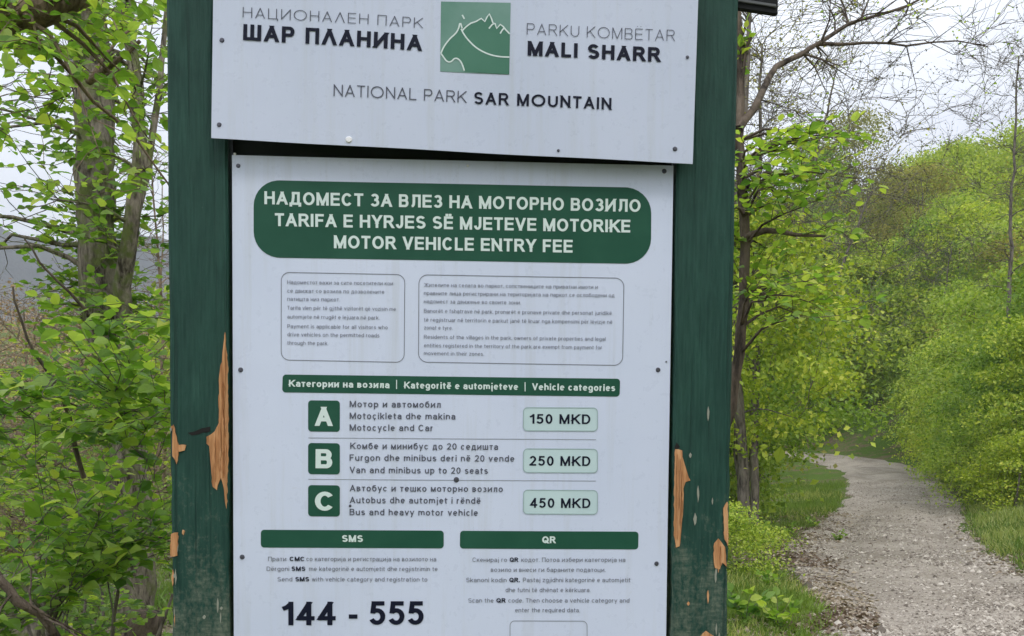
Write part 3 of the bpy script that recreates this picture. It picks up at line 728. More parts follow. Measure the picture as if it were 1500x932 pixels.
rrect(fee, 'title_band', [(371.6, 263.6), (954, 275.4), (953.5, 387), (371.6, 377)], 38, M['pgreen'], warp_f, FD)
T('НАДОМЕСТ ЗА ВЛЕЗ НА МОТОРНО ВОЗИЛО', (387.4, 299.4), (938, 311), 19, M['pwhite'], 0.185)
T('TARIFA E HYRJES SË MJETEVE MOTORIKE', (402.8, 331.4), (923, 341), 19, M['pwhite'], 0.185)
T('MOTOR VEHICLE ENTRY FEE', (488.7, 363.8), (838.7, 370.3), 19, M['pwhite'], 0.185)
rrect(fee, 'text_frame', [(412, 399), (593, 402.5), (592, 531), (412, 527.5)], 12, M['pgrey2'], warp_f, FD, line=1.0)
rrect(fee, 'text_frame', [(613.7, 402.6), (914, 407.6), (912, 535.5), (613, 530.5)], 13, M['pgrey2'], warp_f, FD, line=1.0)
def small(s, x0, x1, yc, slope=0.012, mat=None, off=0.0, cap=5.6):
    return T(s, (x0, yc + cap / 2), (x1, yc + cap / 2 + slope * (x1 - x0)), cap, mat or M['psmall'], 0.115)
for s, x1, y in (('Надоместот важи за сите посетители кои', 576, 413.5), ('се движат со возила по дозволените', 563, 426), ('патишта низ паркот.', 498, 438),
                 ('Tarifa vlen për të gjithë vizitorët që vozisin me', 580, 451), ('automjete në rrugët e lejuara në park.', 556, 464),
                 ('Payment is applicable for all visitors who', 568, 478), ('drive vehicles on the permitted roads', 556, 490), ('through the park.', 481, 502.4)):
    small(s, 421, x1, y)
for s, x1, y in (('Жителите на селата во паркот, сопствениците на приватни имоти и', 876, 417.5), ('правните лица регистрирани на територијата на паркот се ослободени од', 900, 429.5), ('надомест за движење во своите зони.', 763, 441.5),
                 ('Banorët e fshatrave në park, pronarët e pronave private dhe personat juridikë', 896, 455.5), ('të regjistruar në territorin e parkut janë të liruar nga kompensimi për lëvizje në', 897, 468.5), ('zonat e tyre.', 663, 480),
                 ('Residents of the villages in the park, owners of private properties and legal', 887, 493.5), ('entities registered in the territory of the park are exempt from payment for', 881.6, 506), ('movement in their zones.', 709, 517.5)):
    small(s, 621, x1, y)
rrect(fee, 'heading_bar', [(414.3, 548.8), (908.4, 555), (907.6, 581.2), (413.6, 575)], 5, M['pgreen'], warp_f, FD)
T('Категории на возила', (422, 566.6), (570.6, 569), 10, M['pwhite'], 0.185)
T('Kategoritë e automjeteve', (590.7, 569.2), (759, 571.4), 10, M['pwhite'], 0.185)
T('Vehicle categories', (779.2, 571.6), (901, 573.2), 10, M['pwhite'], 0.185)
for x, y in ((581, 563.6), (769.2, 567)): polyline(fee, 'divider', [(x, y - 7), (x, y + 6.5)], 1.3, M['pwhite'], warp_f, FD, EPS * 2)
for s, y0, y1, b0 in (('A', 586.6, 632.2, 624.0), ('B', 649, 694.6, 686.0), ('C', 710.6, 756.3, 748.0)):
    rrect(fee, 'letter_square', [(451.6, y0), (498, y0 + .5), (498, y1 + .5), (451.6, y1)], 5, M['pgreen'], warp_f, FD)
    x0, x1 = (461, 488) if s == 'A' else ((462.5, 487) if s == 'B' else (461.5, 487.5))
    T(s, (x0, b0), (x1, b0 + .3), 28, M['pwhite'], 0.21)
for s, x1, y in (('Мотор и автомобил', 645.5, 596.6), ('Motoçikleta dhe makina', 667, 613.8), ('Motocycle and Car', 633.7, 631),
                 ('Комбе и минибус до 20 седишта', 729.5, 657.8), ('Furgon dhe minibus deri në 20 vende', 753.5, 675), ('Van and minibus up to 20 seats', 714.6, 693),
                 ('Автобус и тешко моторно возило', 736.5, 719.6), ('Autobus dhe automjet i rëndë', 704, 737), ('Bus and heavy motor vehicle', 700, 754.6)):
    T(s, (512.3, y), (x1, y + (x1 - 512) * 0.006), 9.3, M['pgrey'], 0.14, 1.15)
for s, y0, y1, b in (('150 MKD', 597.2, 631, 620.8), ('250 MKD', 657.6, 692, 682.2), ('450 MKD', 718, 752.8, 743.8)):
    q = [(767, y0), (875, y0 + .6), (875, y1 + .6), (766.6, y1)]
    rrect(fee, 'price_box', q, 6, M['plight'], warp_f, FD)
    rrect(fee, 'price_box_edge', q, 6, M['pframe'], warp_f, FD, EPS * 2, line=1.2)
    T(s, (775.5, b), (864.7, b + .6), 14.2, M['pblack'], 0.165, 1.15)
for y in (641.6, 702.2): polyline(fee, 'row_line', [(452, y), (560, y + .7), (680, y + 1.5), (780, y + 2), (873, y + 2.6)], 0.9, M['pline'], warp_f, FD)
rrect(fee, 'heading_bar', [(382.4, 776), (650, 777.4), (650, 803.4), (382.4, 802)], 5, M['pgreen'], warp_f, FD)
rrect(fee, 'heading_bar', [(674, 777.6), (935.5, 779), (935, 805), (673.6, 803.6)], 5, M['pgreen'], warp_f, FD)
T('SMS', (501.3, 793.8), (531.8, 794), 10, M['pwhite'], 0.21)
T('QR', (794, 795.6), (814.5, 795.8), 10, M['pwhite'], 0.21)
def mixed(words, y, x0, x1, cap=6.4):
    """line with one bold word: words = (before, bold, after) with their pixel extents"""
    for s, a, b, bold in words: T(s, (a, y + cap / 2), (b, y + cap / 2 + (b - a) * 0.002), cap, M['pblack'] if bold else M['pgrey2'], 0.19 if bold else 0.115)
mixed([('Прати', 393, 420, 0), ('СМС', 424.5, 446, 1), ('со категорија и регистрација на возилото на', 449, 639, 0)], 818.6, 0, 0)
mixed([('Dërgoni', 391, 424, 0), ('SMS', 427.5, 447.5, 1), ('me kategorinë e automjetit dhe regjistrimin te', 453, 641, 0)], 833, 0, 0)
mixed([('Send', 407, 428.5, 0), ('SMS', 433, 453, 1), ('with vehicle category and registration to', 457, 626, 0)], 848.3, 0, 0)
mixed([('Скенирај го', 692, 742.5, 0), ('QR', 746.5, 759.5, 1), ('кодот. Потоа избери категорија на', 763, 916, 0)], 819.8, 0, 0)
mixed([('возило и внеси ги бараните податоци.', 719, 887, 0)], 834.4, 0, 0)
mixed([('Skanoni kodin', 683, 742, 0), ('QR.', 746, 761.5, 1), ('Pastaj zgjidhni kategorinë e automjetit', 766, 923.5, 0)], 849.4, 0, 0)
mixed([('dhe futni të dhënat e kërkuara.', 740.5, 865, 0)], 864, 0, 0)
mixed([('Scan the', 686, 723, 0), ('QR', 727, 741, 1), ('code. Then choose a vehicle category and', 744.5, 922, 0)], 879.3, 0, 0)
mixed([('enter the required data.', 754.5, 849.5, 0)], 893.5, 0, 0)
T('144', (412.8, 915.8), (491.8, 915.6), 34.5, M['pblack'], 0.18)
T('-', (511, 915.5), (523.7, 915.5), 34.5, M['pblack'], 0.18)
T('555', (541.3, 915.2), (620.5, 915), 34.5, M['pblack'], 0.18)
rrect(fee, 'code_frame', [(747, 909.4), (860, 910), (860, 1023), (747, 1022)], 7, M['pline'], warp_f, FD, line=1.0)

def screw(parent, px, py, r, warp, dep, mat):
    u, w = K(px, py, dep); y = warp(u, w)
    V = [(u, y - 0.0026, w)]; n = 10
    for k in range(n):
        a = 2 * math.pi * k / n; V.append((u + r * .7 * math.cos(a), y - 0.0024, w + r * .7 * math.sin(a)))
    for k in range(n):
        a = 2 * math.pi * k / n; V.append((u + r * math.cos(a), y + 0.0001, w + r * math.sin(a)))
    Fc = [(0, 1 + (k + 1) % n, 1 + k) for k in range(n)] + [(1 + k, 1 + (k + 1) % n, 11 + (k + 1) % n, 11 + k) for k in range(n)]
    me = bpy.data.meshes.new('screw'); me.from_pydata(V, [], Fc); me.materials.append(mat); me.update()
    link_mesh('screw', me, parent)
for px, py, r in ((325, 59, .0044), (321.5, 183.5, .0042), (1007, 84, .0032), (989, 218, .0044), (818, 220.5, .0028)): screw(header, px, py, r, warp_h, HD, M['screw'])
screw(header, 511, 205, .0062, warp_h, HD, M['white_plug'])
for px, py, r in ((349, 243, .004), (352.5, 542, .0046), (355, 816, .0046), (973, 251, .0046), (964, 542, .0046), (962, 826, .0044), (976, 530, .0016), (668.5, 703, .0052), (513, 741, .0026)): screw(fee, px, py, r, warp_f, FD, M['screw'])
for px, py in ((685, 243), (344, 226)): screw(fee, px, py, .0024, warp_f, FD, M['white_plug'])

# ---- low mono-pitch roof, falling slightly to the right; only its right end is in the picture
RE = K(1141, 21, -0.022); RL = (-0.60, RE[1] + 0.135)
def roof_slab(name, prof, mat, u0, u1, parent=board):
    """prof: (y, lift) outline of the end, carried from u0 to u1 along the sloping eave line"""
    f = lambda u: RE[1] + (RL[1] - RE[1]) * (RE[0] - u) / (RE[0] - RL[0])
    bm = bmesh.new()
    S_ = [[bm.verts.new((u, y, f(u) + l)) for y, l in prof] for u in (u0, u1)]; n = len(prof)
    for q in S_: bm.faces.new(q)
    for i in range(n): bm.faces.new((S_[0][i], S_[0][(i + 1) % n], S_[1][(i + 1) % n], S_[1][i]))
    bmesh.ops.recalc_face_normals(bm, faces=bm.faces[:]); bmesh.ops.bevel(bm, geom=bm.edges[:], offset=0.001, affect='EDGES')
    return bm_obj(name, bm, mat, parent)
roof_ = roof_slab('roof', [(0.036, 0.010), (0.036, 0.034), (0.25, 0.160), (0.46, 0.036), (0.46, 0.012), (0.25, 0.134)], M['roof'], RL[0] + 0.01, RE[0] - 0.012)
roof_slab('fascia', [(0.022, 0.0), (0.034, 0.0), (0.034, 0.07), (0.022, 0.07)], M['roof'], RL[0], RE[0] - 0.002, roof_)
roof_slab('trim', [(0.018, 0.010), (0.0215, 0.010), (0.0215, 0.0155), (0.018, 0.0155)], M['roof_edge'], RL[0] + 0.004, RE[0] - 0.006, roof_)
#PART2
# ------------------------------------------------------------------ plants
def rvec(): return Vector((random.gauss(0, 1), random.gauss(0, 1), random.gauss(0, 1))).normalized()
# leaf outlines: (along, across, lift); near leaves are folded along the midrib, far ones are two triangles
LEAF_N = np.array([(0, 0, 0), (0.2, -0.30, 0.07), (0.52, -0.40, 0.10), (0.82, -0.22, 0.03), (1.04, 0, -0.08), (0.82, 0.22, 0.03), (0.52, 0.40, 0.10), (0.2, 0.30, 0.07), (0.5, 0, 0.0)], float)
LEAF_NF = np.array([(0, 1, 8), (1, 2, 8), (2, 3, 8), (3, 4, 8), (4, 5, 8), (5, 6, 8), (6, 7, 8), (7, 0, 8)])
LEAF_F = np.array([(0, 0, 0), (0.5, -0.36, 0.08), (1, 0, -0.05), (0.5, 0.36, 0.08)], float)
LEAF_FF = np.array([(0, 1, 2), (0, 2, 3)])
BLADE = np.array([(0, -0.045, 0), (0, 0.045, 0), (0.6, 0.03, 0.08), (1.0, 0, 0.28), (0.6, -0.03, 0.08)], float)
BLADE_F = np.array([(0, 1, 2), (0, 2, 4), (4, 2, 3)])
def leaves_np(P, A, Nn, S, tmpl, tf, var):
    """place the template leaf at each P with axis A and normal near Nn"""
    P = np.asarray(P, float); A = np.asarray(A, float); Nn = np.asarray(Nn, float); S = np.asarray(S, float)
    A = A / np.linalg.norm(A, axis=1)[:, None]
    B = np.cross(Nn, A); B /= np.linalg.norm(B, axis=1)[:, None] + 1e-9; Z = np.cross(A, B)
    V = P[:, None, :] + S[:, None, None] * (tmpl[None, :, 0, None] * A[:, None, :] + tmpl[None, :, 1, None] * B[:, None, :] + tmpl[None, :, 2, None] * Z[:, None, :])
    k = len(tmpl); n = len(P)
    Fc = (np.arange(n) * k)[:, None, None] + tf[None]
    return V.reshape(-1, 3), Fc.reshape(-1, 3), np.repeat(var, k)

class Plant:
    def __init__(s, seed=0): s.V = []; s.F = []; s.nodes = []; s.lv = []; s.rs = random.Random(seed)
    def tube(s, pts, rad, sides=6, reg=True, wob=0.0):
        pts = [Vector(p) for p in pts]; n = len(pts); base = len(s.V)
        up = Vector((0.3, 0.9, 0.1)).normalized(); last = None
        for i in range(n):
            t = (pts[min(i + 1, n - 1)] - pts[max(i - 1, 0)]).normalized()
            x = t.cross(up if last is None else last)
            if x.length < 0.05: x = t.cross(Vector((1, 0, 0)))
            x.normalize(); y = x.cross(t).normalized(); last = y
            y = t.cross(x)
            for k in range(sides):
                a = 2 * math.pi * k / sides
                r = rad[i] * (1 + (wob * mnoise.noise(pts[i] * 6 + Vector((math.cos(a), math.sin(a), 0)) * 1.2) if wob else 0))
                v = pts[i] + (x * math.cos(a) + y * math.sin(a)) * r; s.V.append((v.x, v.y, v.z))
            if reg: s.nodes.append((pts[i], rad[i], t))
        for i in range(n - 1):
            for k in range(sides):
                a = base + i * sides + k; b = base + i * sides + (k + 1) % sides
                s.F.append((a, b, b + sides, a + sides))
    def stem(s, ctrl, r0, r1, sides=8, jit=0.0, step=0.12, wob=0.18):
        """thick trunk through control points, Catmull-Rom"""
        ctrl = [Vector(c) for c in ctrl]; pts = []
        for i in range(len(ctrl) - 1):
            p0, p1, p2, p3 = ctrl[max(i - 1, 0)], ctrl[i], ctrl[i + 1], ctrl[min(i + 2, len(ctrl) - 1)]
            m = max(2, int((p2 - p1).length / step))
            for k in range(m):
                t = k / m; pts.append(0.5 * ((2 * p1) + (p2 - p0) * t + (2 * p0 - 5 * p1 + 4 * p2 - p3) * t * t + (3 * p1 - p0 - 3 * p2 + p3) * t ** 3))
        pts.append(ctrl[-1]); n = len(pts)
        pts = [p + Vector((s.rs.gauss(0, jit), s.rs.gauss(0, jit), 0)) for p in pts]
        s.tube(pts, [r0 + (r1 - r0) * (i / (n - 1)) ** 0.8 for i in range(n)], sides, True, wob)
    def reach(s, target, r=None, rise=0.25, taper=0.0022, side=0, sides=4, wander=0.05, maxr=0.6):
        """branch from the nearest sensible node out to the target"""
        best = None; bd = 1e9
        for p, rr, t in s.nodes:
            d = (target - p).length
            cost = d + 0.9 * max(0, p.z - target.z + 0.0) + (0.25 / (rr * 60 + 0.3))
            if cost < bd and d > 0.03: bd = cost; best = (p, rr, t)
        p, rr, t = best; L = (target - p).length
        r0 = min(rr * maxr, r if r else 0.006 + 0.011 * L)
        m = max(3, int(L / 0.14) + 1); pts = []
        c1 = p + (t * 0.35 + (target - p).normalized() * 0.6 + Vector((0, 0, rise))).normalized() * L * 0.4
        c2 = target - (target - p) * 0.3 + Vector((0, 0, rise * L * 0.25))
        ph = [s.rs.uniform(-1, 1) for _ in range(6)]
        for i in range(m + 1):
            u = i / m; q = p * (1 - u) ** 3 + c1 * 3 * u * (1 - u) ** 2 + c2 * 3 * u * u * (1 - u) + target * u ** 3
            w = math.sin(u * math.pi) * wander * L
            q = q + Vector((ph[0] * math.sin(u * 9 + ph[1] * 3), ph[2] * math.sin(u * 8 + ph[3] * 3), ph[4] * math.sin(u * 11 + ph[5] * 3))) * w
            pts.append(q)
        s.tube(pts, [max(taper, r0 * (1 - 0.85 * i / m)) for i in range(m + 1)], sides)
        return pts
    def twigs(s, pts, n, length, r=0.0016, flat=0.3, start=0.3, reg=False, up=0.15):
        out_ = []
        for k in range(n):
            u = start + (1 - start) * (k + s.rs.random()) / n; i = min(len(pts) - 2, int(u * (len(pts) - 1)))
            a = pts[i].lerp(pts[i + 1], s.rs.random()); t = (pts[i + 1] - pts[i]).normalized()
            side = t.cross(Vector((0, 0, 1)));
            if side.length < 0.1: side = Vector((1, 0, 0))
            side.normalize(); sg = 1 if k % 2 else -1
            d = (t * 0.75 + side * sg * s.rs.uniform(0.5, 1.1) + Vector((0, 0, s.rs.gauss(up, flat)))).normalized()
            L = length * s.rs.uniform(0.5, 1.15); b = a + d * L * 0.55; c = b + (d + Vector((0, 0, s.rs.gauss(-0.05, 0.15)))).normalized() * L * 0.45
            j = lambda: rvec() * L * 0.07
            b1 = a.lerp(b, 0.5) + j(); c1 = b.lerp(c, 0.5) + j(); pt = [a, b1, b, c1, c + j()]
            s.tube(pt, [r * 1.3, r * 1.15, r, r * 0.8, r * 0.5], 3, reg); out_.append(pt)
        return out_
    def leafy(s, pts, spacing, size, start=0.0, droop=0.1, up=0.75):
        """alternate leaves along a twig, blades roughly facing up"""
        tot = 0; k = s.rs.randint(0, 1)
        for a, b in zip(pts[:-1], pts[1:]):
            L = (b - a).length; t = (b - a).normalized(); q = 0
            side = t.cross(Vector((0, 0, 1)))
            if side.length < 0.1: side = Vector((1, 0, 0))
            side.normalize()
            while q < L:
                p = a + t * q; k += 1; sg = 1 if k % 2 else -1
                ax = (t * s.rs.uniform(0.2, 0.8) + side * sg * s.rs.uniform(0.6, 1) + Vector((0, 0, s.rs.gauss(-droop, 0.25)))).normalized()
                nn = (Vector((0, 0, 1)) * up + rvec() * 0.55)
                s.lv.append((p, ax, nn, size * s.rs.choice((0.55, 0.75, 0.9, 1, 1, 1.1, 1.25)), s.rs.random())); q += spacing * s.rs.uniform(0.6, 1.5)
        t = (pts[-1] - pts[-2]).normalized()
        s.lv.append((pts[-1], t, Vector((0, 0, 1)) + rvec() * 0.5, size * s.rs.uniform(0.7, 1.1), s.rs.random()))
    def build(s, root, bark, leafm=None, singles=0, wood='trunk', near=True, origin=None):
        o = origin or root.location
        if s.V:
            V = np.array(s.V) - np.array(o); me = np_mesh(wood, V, np.array(s.F), [bark], smooth=True); link_mesh(wood, me, root)
        if not s.lv: return
        lv = s.lv
        if singles:
            def key(l):
                q = proj(l[0] + l[1] * l[3] * .5)
                if q is None or not (-10 < q[0] < 1510 and -10 < q[1] < 942) or (246 < q[0] < 1064): return 0
                return l[3] / max(0.1, l[0].y)
            ks = sorted(range(len(lv)), key=lambda i: -key(lv[i])); pick = set(i for i in ks[:singles] if key(lv[i]) > 0)
            for i in sorted(pick):
                p, ax, nn, sz, var = lv[i]
                me = LEAF_MESHES[(leafm.name, int(var * 3.99))]
                b = nn.cross(ax).normalized(); z = ax.cross(b)
                lo = bpy.data.objects.new('leaf', me); C.objects.link(lo); lo.parent = root
                m = Matrix(((ax.x, b.x, z.x), (ax.y, b.y, z.y), (ax.z, b.z, z.z))).to_4x4(); m.translation = p - Vector(o)
                lo.matrix_local = m @ Matrix.Scale(sz, 4)
            lv = [l for i, l in enumerate(lv) if i not in pick]
        if not lv: return
        tm, tf = (LEAF_N, LEAF_NF) if near else (LEAF_F, LEAF_FF)
        V, Fc, var = leaves_np([l[0] - Vector(o) for l in lv], [l[1] for l in lv], [l[2] for l in lv], [l[3] for l in lv], tm, tf, np.array([l[4] for l in lv]))
        fo = link_mesh('foliage', np_mesh('foliage', V, Fc, [leafm], attr=var), root); fo['kind'] = 'stuff'
LEAF_MESHES = {}
for mk in ('leaf_near', 'leaf_far'):
    for k in range(4):
        t_ = LEAF_N.copy(); t_[:, 1] *= (0.92, 1.08, 1.0, 1.15)[k]; t_[2:7, 2] += (0.0, 0.04, -0.05, 0.02)[k]; t_[4, 2] -= 0.04 * k
        LEAF_MESHES[(M[mk].name, k)] = np_mesh('leaf', t_, LEAF_NF, [M[mk]], attr=np.full(9, 0.25 * k), smooth=False)

# ---------- left side, near: two-stemmed grey tree
R_ = random.Random(3)
def rr(a, b): return R_.uniform(a, b)
tL = empty('forked_tree', at(196, 905, 4.6), 'grey barked tree with two stems and lichen, left of the notice board', 'tree')
p = Plant(1)
b0 = at(196, 905, 4.6); b0.z = gz(b0.x, b0.y) - 0.05; tL.location = b0
p.stem([b0 + Vector((0, 0, -0.2)), at(196, 860, 4.6), at(188, 700, 4.6), at(172, 560, 4.62), at(152, 470, 4.65), at(142, 380, 4.7), at(140, 230, 4.75), at(134, 100, 4.85), at(124, -60, 4.9), at(110, -400, 5.1), at(100, -800, 5.3)], 0.105, 0.072, 16, 0.004, 0.07, 0.3)
p.stem([at(186, 620, 4.6), at(186, 520, 4.55), at(178, 420, 4.5), at(192, 330, 4.45), at(205, 210, 4.5), at(196, 100, 4.6), at(176, -80, 4.7), at(170, -400, 4.9)], 0.046, 0.014, 10, 0.003)
p.stem([at(196, 320, 4.46), at(215, 250, 4.5), at(232, 130, 4.6), at(250, -60, 4.7)], 0.022, 0.010, 6, 0.003)
for n_ in range(34):   # bare and budding branches crossing the sky on the left
    tgt = at(rr(-160, 260), rr(-120, 470), rr(4.0, 6.2)); pts = p.reach(tgt, None, rr(-0.05, 0.3), 0.002, sides=5)
    for tw in p.twigs(pts, 6, 0.45, 0.0022, 0.3):
        if R_.random() < 0.25: p.leafy(tw, 0.06, 0.045)
for n_ in range(44):
    tgt = at(rr(60, 250), rr(-20, 480), rr(4.2, 5.2)); pts = p.reach(tgt, 0.01, 0.2)
    for tw in p.twigs(pts, 5, 0.3, 0.0016): p.leafy(tw, 0.055, 0.048)
p.build(tL, M['bark_grey'], M['leaf_near'], 240)

# ---------- heavy limb and leafy sprays reaching in at the top left, from a tree just outside the picture
tT = empty('overhanging_tree', Vector((-2.6, 2.6, 0)), 'thick brown limb and green leaves hanging in at the top left corner', 'tree')
tT.location.z = gz(-2.6, 2.6)
p = Plant(2)
p.stem([tT.location + Vector((0, 0, -0.2)), Vector((-2.6, 2.6, 1.2)), Vector((-2.5, 2.62, 2.4)), Vector((-2.4, 2.7, 3.6))], 0.14, 0.09, 10)
p.stem([Vector((-2.52, 2.62, 2.3)), at(-60, 40, 2.75), at(20, 18, 2.75), at(84, 4, 2.8), at(150, -40, 2.9), at(260, -130, 3.0)], 0.085, 0.04, 10, 0.004, 0.08, 0.3)
p.stem([at(20, 20, 2.75), at(70, 70, 3.1), at(140, 150, 3.3), at(195, 200, 3.4), at(260, 290, 3.5)], 0.012, 0.003, 6, 0.004)
p.stem([at(130, 120, 3.2), at(165, 95, 3.1), at(205, 60, 3.1)], 0.014, 0.006, 6, 0.003)
for n_ in range(46):
    tgt = at(rr(-30, 262), rr(-60, 60) if n_ % 2 else rr(20, 300), rr(2.5, 4.0)); pts = p.reach(tgt, 0.008, 0.1, 0.0015)
    for tw in p.twigs(pts, 4, 0.26, 0.0014, 0.2): p.leafy(tw, 0.055, rr(0.028, 0.052))
p.build(tT, M['bark_brown'], M['leaf_near'], 280)

# ---------- hazel bushes filling the lower left
def bush(label, base_px, Y, regions, n, seed, size, singles, grp='hazel bushes left of the notice board'):
    b = at(base_px[0], base_px[1], Y); b.z = gz(b.x, b.y)
    root = empty('hazel_bush', b, label, 'bush', grp); p = Plant(seed); r = random.Random(seed)
    for k in range(5):
        a = r.uniform(0, 6.28); d = Vector((math.cos(a) * 0.3, math.sin(a) * 0.25, 0))
        h = r.uniform(0.5, 1.0)
        p.stem([b + d * 0.15 - Vector((0, 0, 0.08)), b + d * 0.5 + Vector((0, 0, h * 0.5)), b + d + Vector((0, 0, h))], 0.014, 0.006, 6, 0.004)
    tg = []
    for k in range(n):
        x0, x1, y0, y1, ya, yb = r.choice(regions); tg.append(at(r.uniform(x0, x1), r.uniform(y0, y1), r.uniform(ya, yb)))
    tg.sort(key=lambda q: (q - b).length)
    for q in tg:
        if q.z < gz(q.x, q.y) + 0.03: q.z = gz(q.x, q.y) + 0.05
        pts = p.reach(q, 0.008, 0.35, 0.0014)
        p.leafy(pts[len(pts) // 2:], 0.06, size)
        for tw in p.twigs(pts, 4, 0.24, 0.0013, 0.16, 0.35): p.leafy(tw, 0.046, size)
    p.build(root, M['bark_twig'], M['leaf_near'], singles); return root
bush('lush green hazel bush with broad leaves, beside the left post of the board', (215, 1250), 2.9, [(150, 262, 460, 620, 2.6, 3.5), (130, 262, 560, 650, 2.5, 3.3), (90, 250, 740, 840, 2.5, 3.3)], 40, 11, 0.044, 290)
bush('low green hazel bush with broad leaves in the bottom left corner', (40, 1300), 2.8, [(-60, 110, 570, 640, 2.6, 3.4), (-60, 150, 740, 860, 2.3, 3.2), (-40, 70, 860, 960, 2.3, 3.0), (60, 240, 780, 850, 2.6, 3.2)], 44, 12, 0.042, 290)
bush('thin hazel bush with scattered leaves and bare twigs against the far slope', (100, 1000), 4.4, [(-60, 250, 470, 640, 4.0, 5.6), (60, 250, 330, 520, 4.2, 5.4)], 18, 13, 0.042, 120)
bush('airy hazel bush with pale leaves in the middle of the lower left', (130, 1150), 3.3, [(-40, 250, 600, 760, 3.0, 4.2), (0, 250, 500, 640, 3.2, 4.4)], 34, 15, 0.042, 220)
bush('young hazel bush with small yellow green leaves near the stump', (150, 990), 3.9, [(60, 245, 830, 950, 3.2, 4.4), (-30, 120, 640, 720, 4.2, 5.4)], 26, 14, 0.038, 150)

# dead branches lying and leaning at the lower left, and the old stump
def branch_thing(name, pix, r0, r1, label, cat='branch', twn=5, bark='bark_dark'):
    c = [at(*q) for q in pix]; root = empty(name, c[0], label, cat); p = Plant(len(label)); p.stem(c, r0, r1, 7, 0.005, 0.06, 0.25)
    tw = p.twigs([n[0] for n in p.nodes], twn, 0.3, 0.003, 0.4)
    p.build(root, M[bark], wood='stem'); return root
branch_thing('dead_branch', [(-30, 820, 2.2), (0, 850, 2.2), (30, 880, 2.22), (60, 900, 2.25), (95, 945, 2.3)], 0.014, 0.009, 'dark dead branch slanting across the bottom left corner')
branch_thing('dead_branch', [(18, 420, 3.2), (30, 470, 3.2), (50, 520, 3.25), (80, 560, 3.3), (100, 610, 3.4), (120, 700, 3.5)], 0.003, 0.009, 'thin arching bare stem against the far blue mountain', twn=3)
branch_thing('dead_branch', [(35, 350, 3.6), (62, 385, 3.6), (100, 430, 3.65), (125, 455, 3.7), (140, 490, 3.8), (150, 620, 3.9)], 0.003, 0.009, 'straight bare stem slanting down right towards the forked tree', twn=4)
def stump(px, py, Y, h, r, label):
    b = at(px, py, Y); b.z = gz(b.x, b.y); root = empty('tree_stump', b, label, 'stump'); p = Plant(int(px)); n = 14; sides = 16
    p.tube([b + Vector((0.02 * math.sin(k), 0, -0.1 + (h + 0.1) * k / n)) for k in range(n + 1)], [r * (1.35 - 0.45 * min(1, k / 6)) for k in range(n + 1)], sides, True, 0.5)
    top = len(p.V) - sides
    p.V.append(tuple(b + Vector((0, 0, h + 0.02)))); 
    for k in range(sides): p.F.append((top + k, top + (k + 1) % sides, len(p.V) - 1, len(p.V) - 1))
    return root, p
def fin(root, p, bark):
    V = np.array(p.V) - np.array(root.location); q = [f for f in p.F]
    me = bpy.data.meshes.new('trunk'); me.from_pydata([tuple(v) for v in V], [], [tuple(dict.fromkeys(f)) for f in q]); me.materials.append(bark); me.update()
    for pl in me.polygons: pl.use_smooth = True
    link_mesh('trunk', me, root)
r1_, p1_ = stump(30, 800, 6.0, 0.7, 0.17, 'grey brown broken stump behind the bush at the far left'); fin(r1_, p1_, M['bark_grey'])
r2_, p2_ = stump(206, 990, 4.3, 0.75, 0.085, 'dark broken trunk beside the left post, among the leaves'); fin(r2_, p2_, M['bark_dark'])

# ---------- right side: dark trunk behind the right post, with leaves and long bare branches
tR = empty('leaning_tree', at(1040, 900, 3.4), 'dark trunked tree just behind the right post with fresh green leaves', 'tree')
tR.location.z = gz(tR.location.x, tR.location.y)
p = Plant(5); bR = tR.location.copy()
p.stem([bR - Vector((0, 0, 0.15)), at(1050, 720, 3.4), at(1070, 600, 3.4), at(1086, 480, 3.42), at(1092, 360, 3.45), at(1084, 240, 3.45), at(1084, 140, 3.5), at(1080, 20, 3.55), at(1078, -200, 3.7)], 0.027, 0.015, 9, 0.003, 0.08)
p.stem([at(1090, 350, 3.45), at(1120, 338, 3.4), at(1165, 344, 3.35), at(1210, 346, 3.3)], 0.016, 0.004, 7, 0.003, 0.06)
p.stem([at(1084, 190, 3.45), at(1102, 160, 3.5), at(1118, 130, 3.6), at(1138, 98, 3.7), at(1175, 78, 3.8), at(1200, 62, 3.9), at(1245, 35, 4.0), at(1280, 24, 4.0), at(1330, 8, 4.1), at(1400, -30, 4.2)], 0.017, 0.003, 8, 0.003, 0.08)
p.stem([at(1197, 64, 3.9), at(1230, 66, 3.95), at(1270, 62, 4.0), at(1330, 66, 4.05), at(1400, 60, 4.1), at(1450, 68, 4.2)], 0.009, 0.002, 6, 0.004, 0.1)
p.stem([at(1082, 266, 3.45), at(1110, 250, 3.4), at(1130, 236, 3.4)], 0.009, 0.003, 5, 0.002, 0.06)
p.stem([at(1098, 55, 3.5), at(1090, 90, 3.5), at(1084, 150, 3.5)], 0.006, 0.006, 5, 0.002, 0.06)
for n_ in range(36):
    a_ = rr(0, 1)
    if n_ % 4 == 0: tgt = at(rr(1150, 1240), rr(185, 300), rr(3.2, 3.8))
    else: tgt = at(rr(1070, 1200), rr(185, 470), rr(3.0, 3.8))
    pts = p.reach(tgt, 0.006, 0.15, 0.0013)
    for tw in p.twigs(pts, 5, 0.2, 0.0013, 0.25): p.leafy(tw, 0.042, 0.034)
for n_ in range(6):
    tgt = at(rr(1080, 1105), rr(30, 70), 3.5); pts = p.reach(tgt, 0.005, 0.1)
    p.leafy(pts, 0.06, 0.035)
for n_ in range(60):   # bare twigs with buds
    pts = p.reach(at(rr(1150, 1500), rr(-80, 190), rr(3.7, 4.8)), 0.004, 0.1, 0.0011, wander=0.09)
    for tw in p.twigs(pts, 5, 0.17, 0.0010, 0.35):
        if R_.random() < 0.3: p.leafy(tw, 0.06, 0.011)
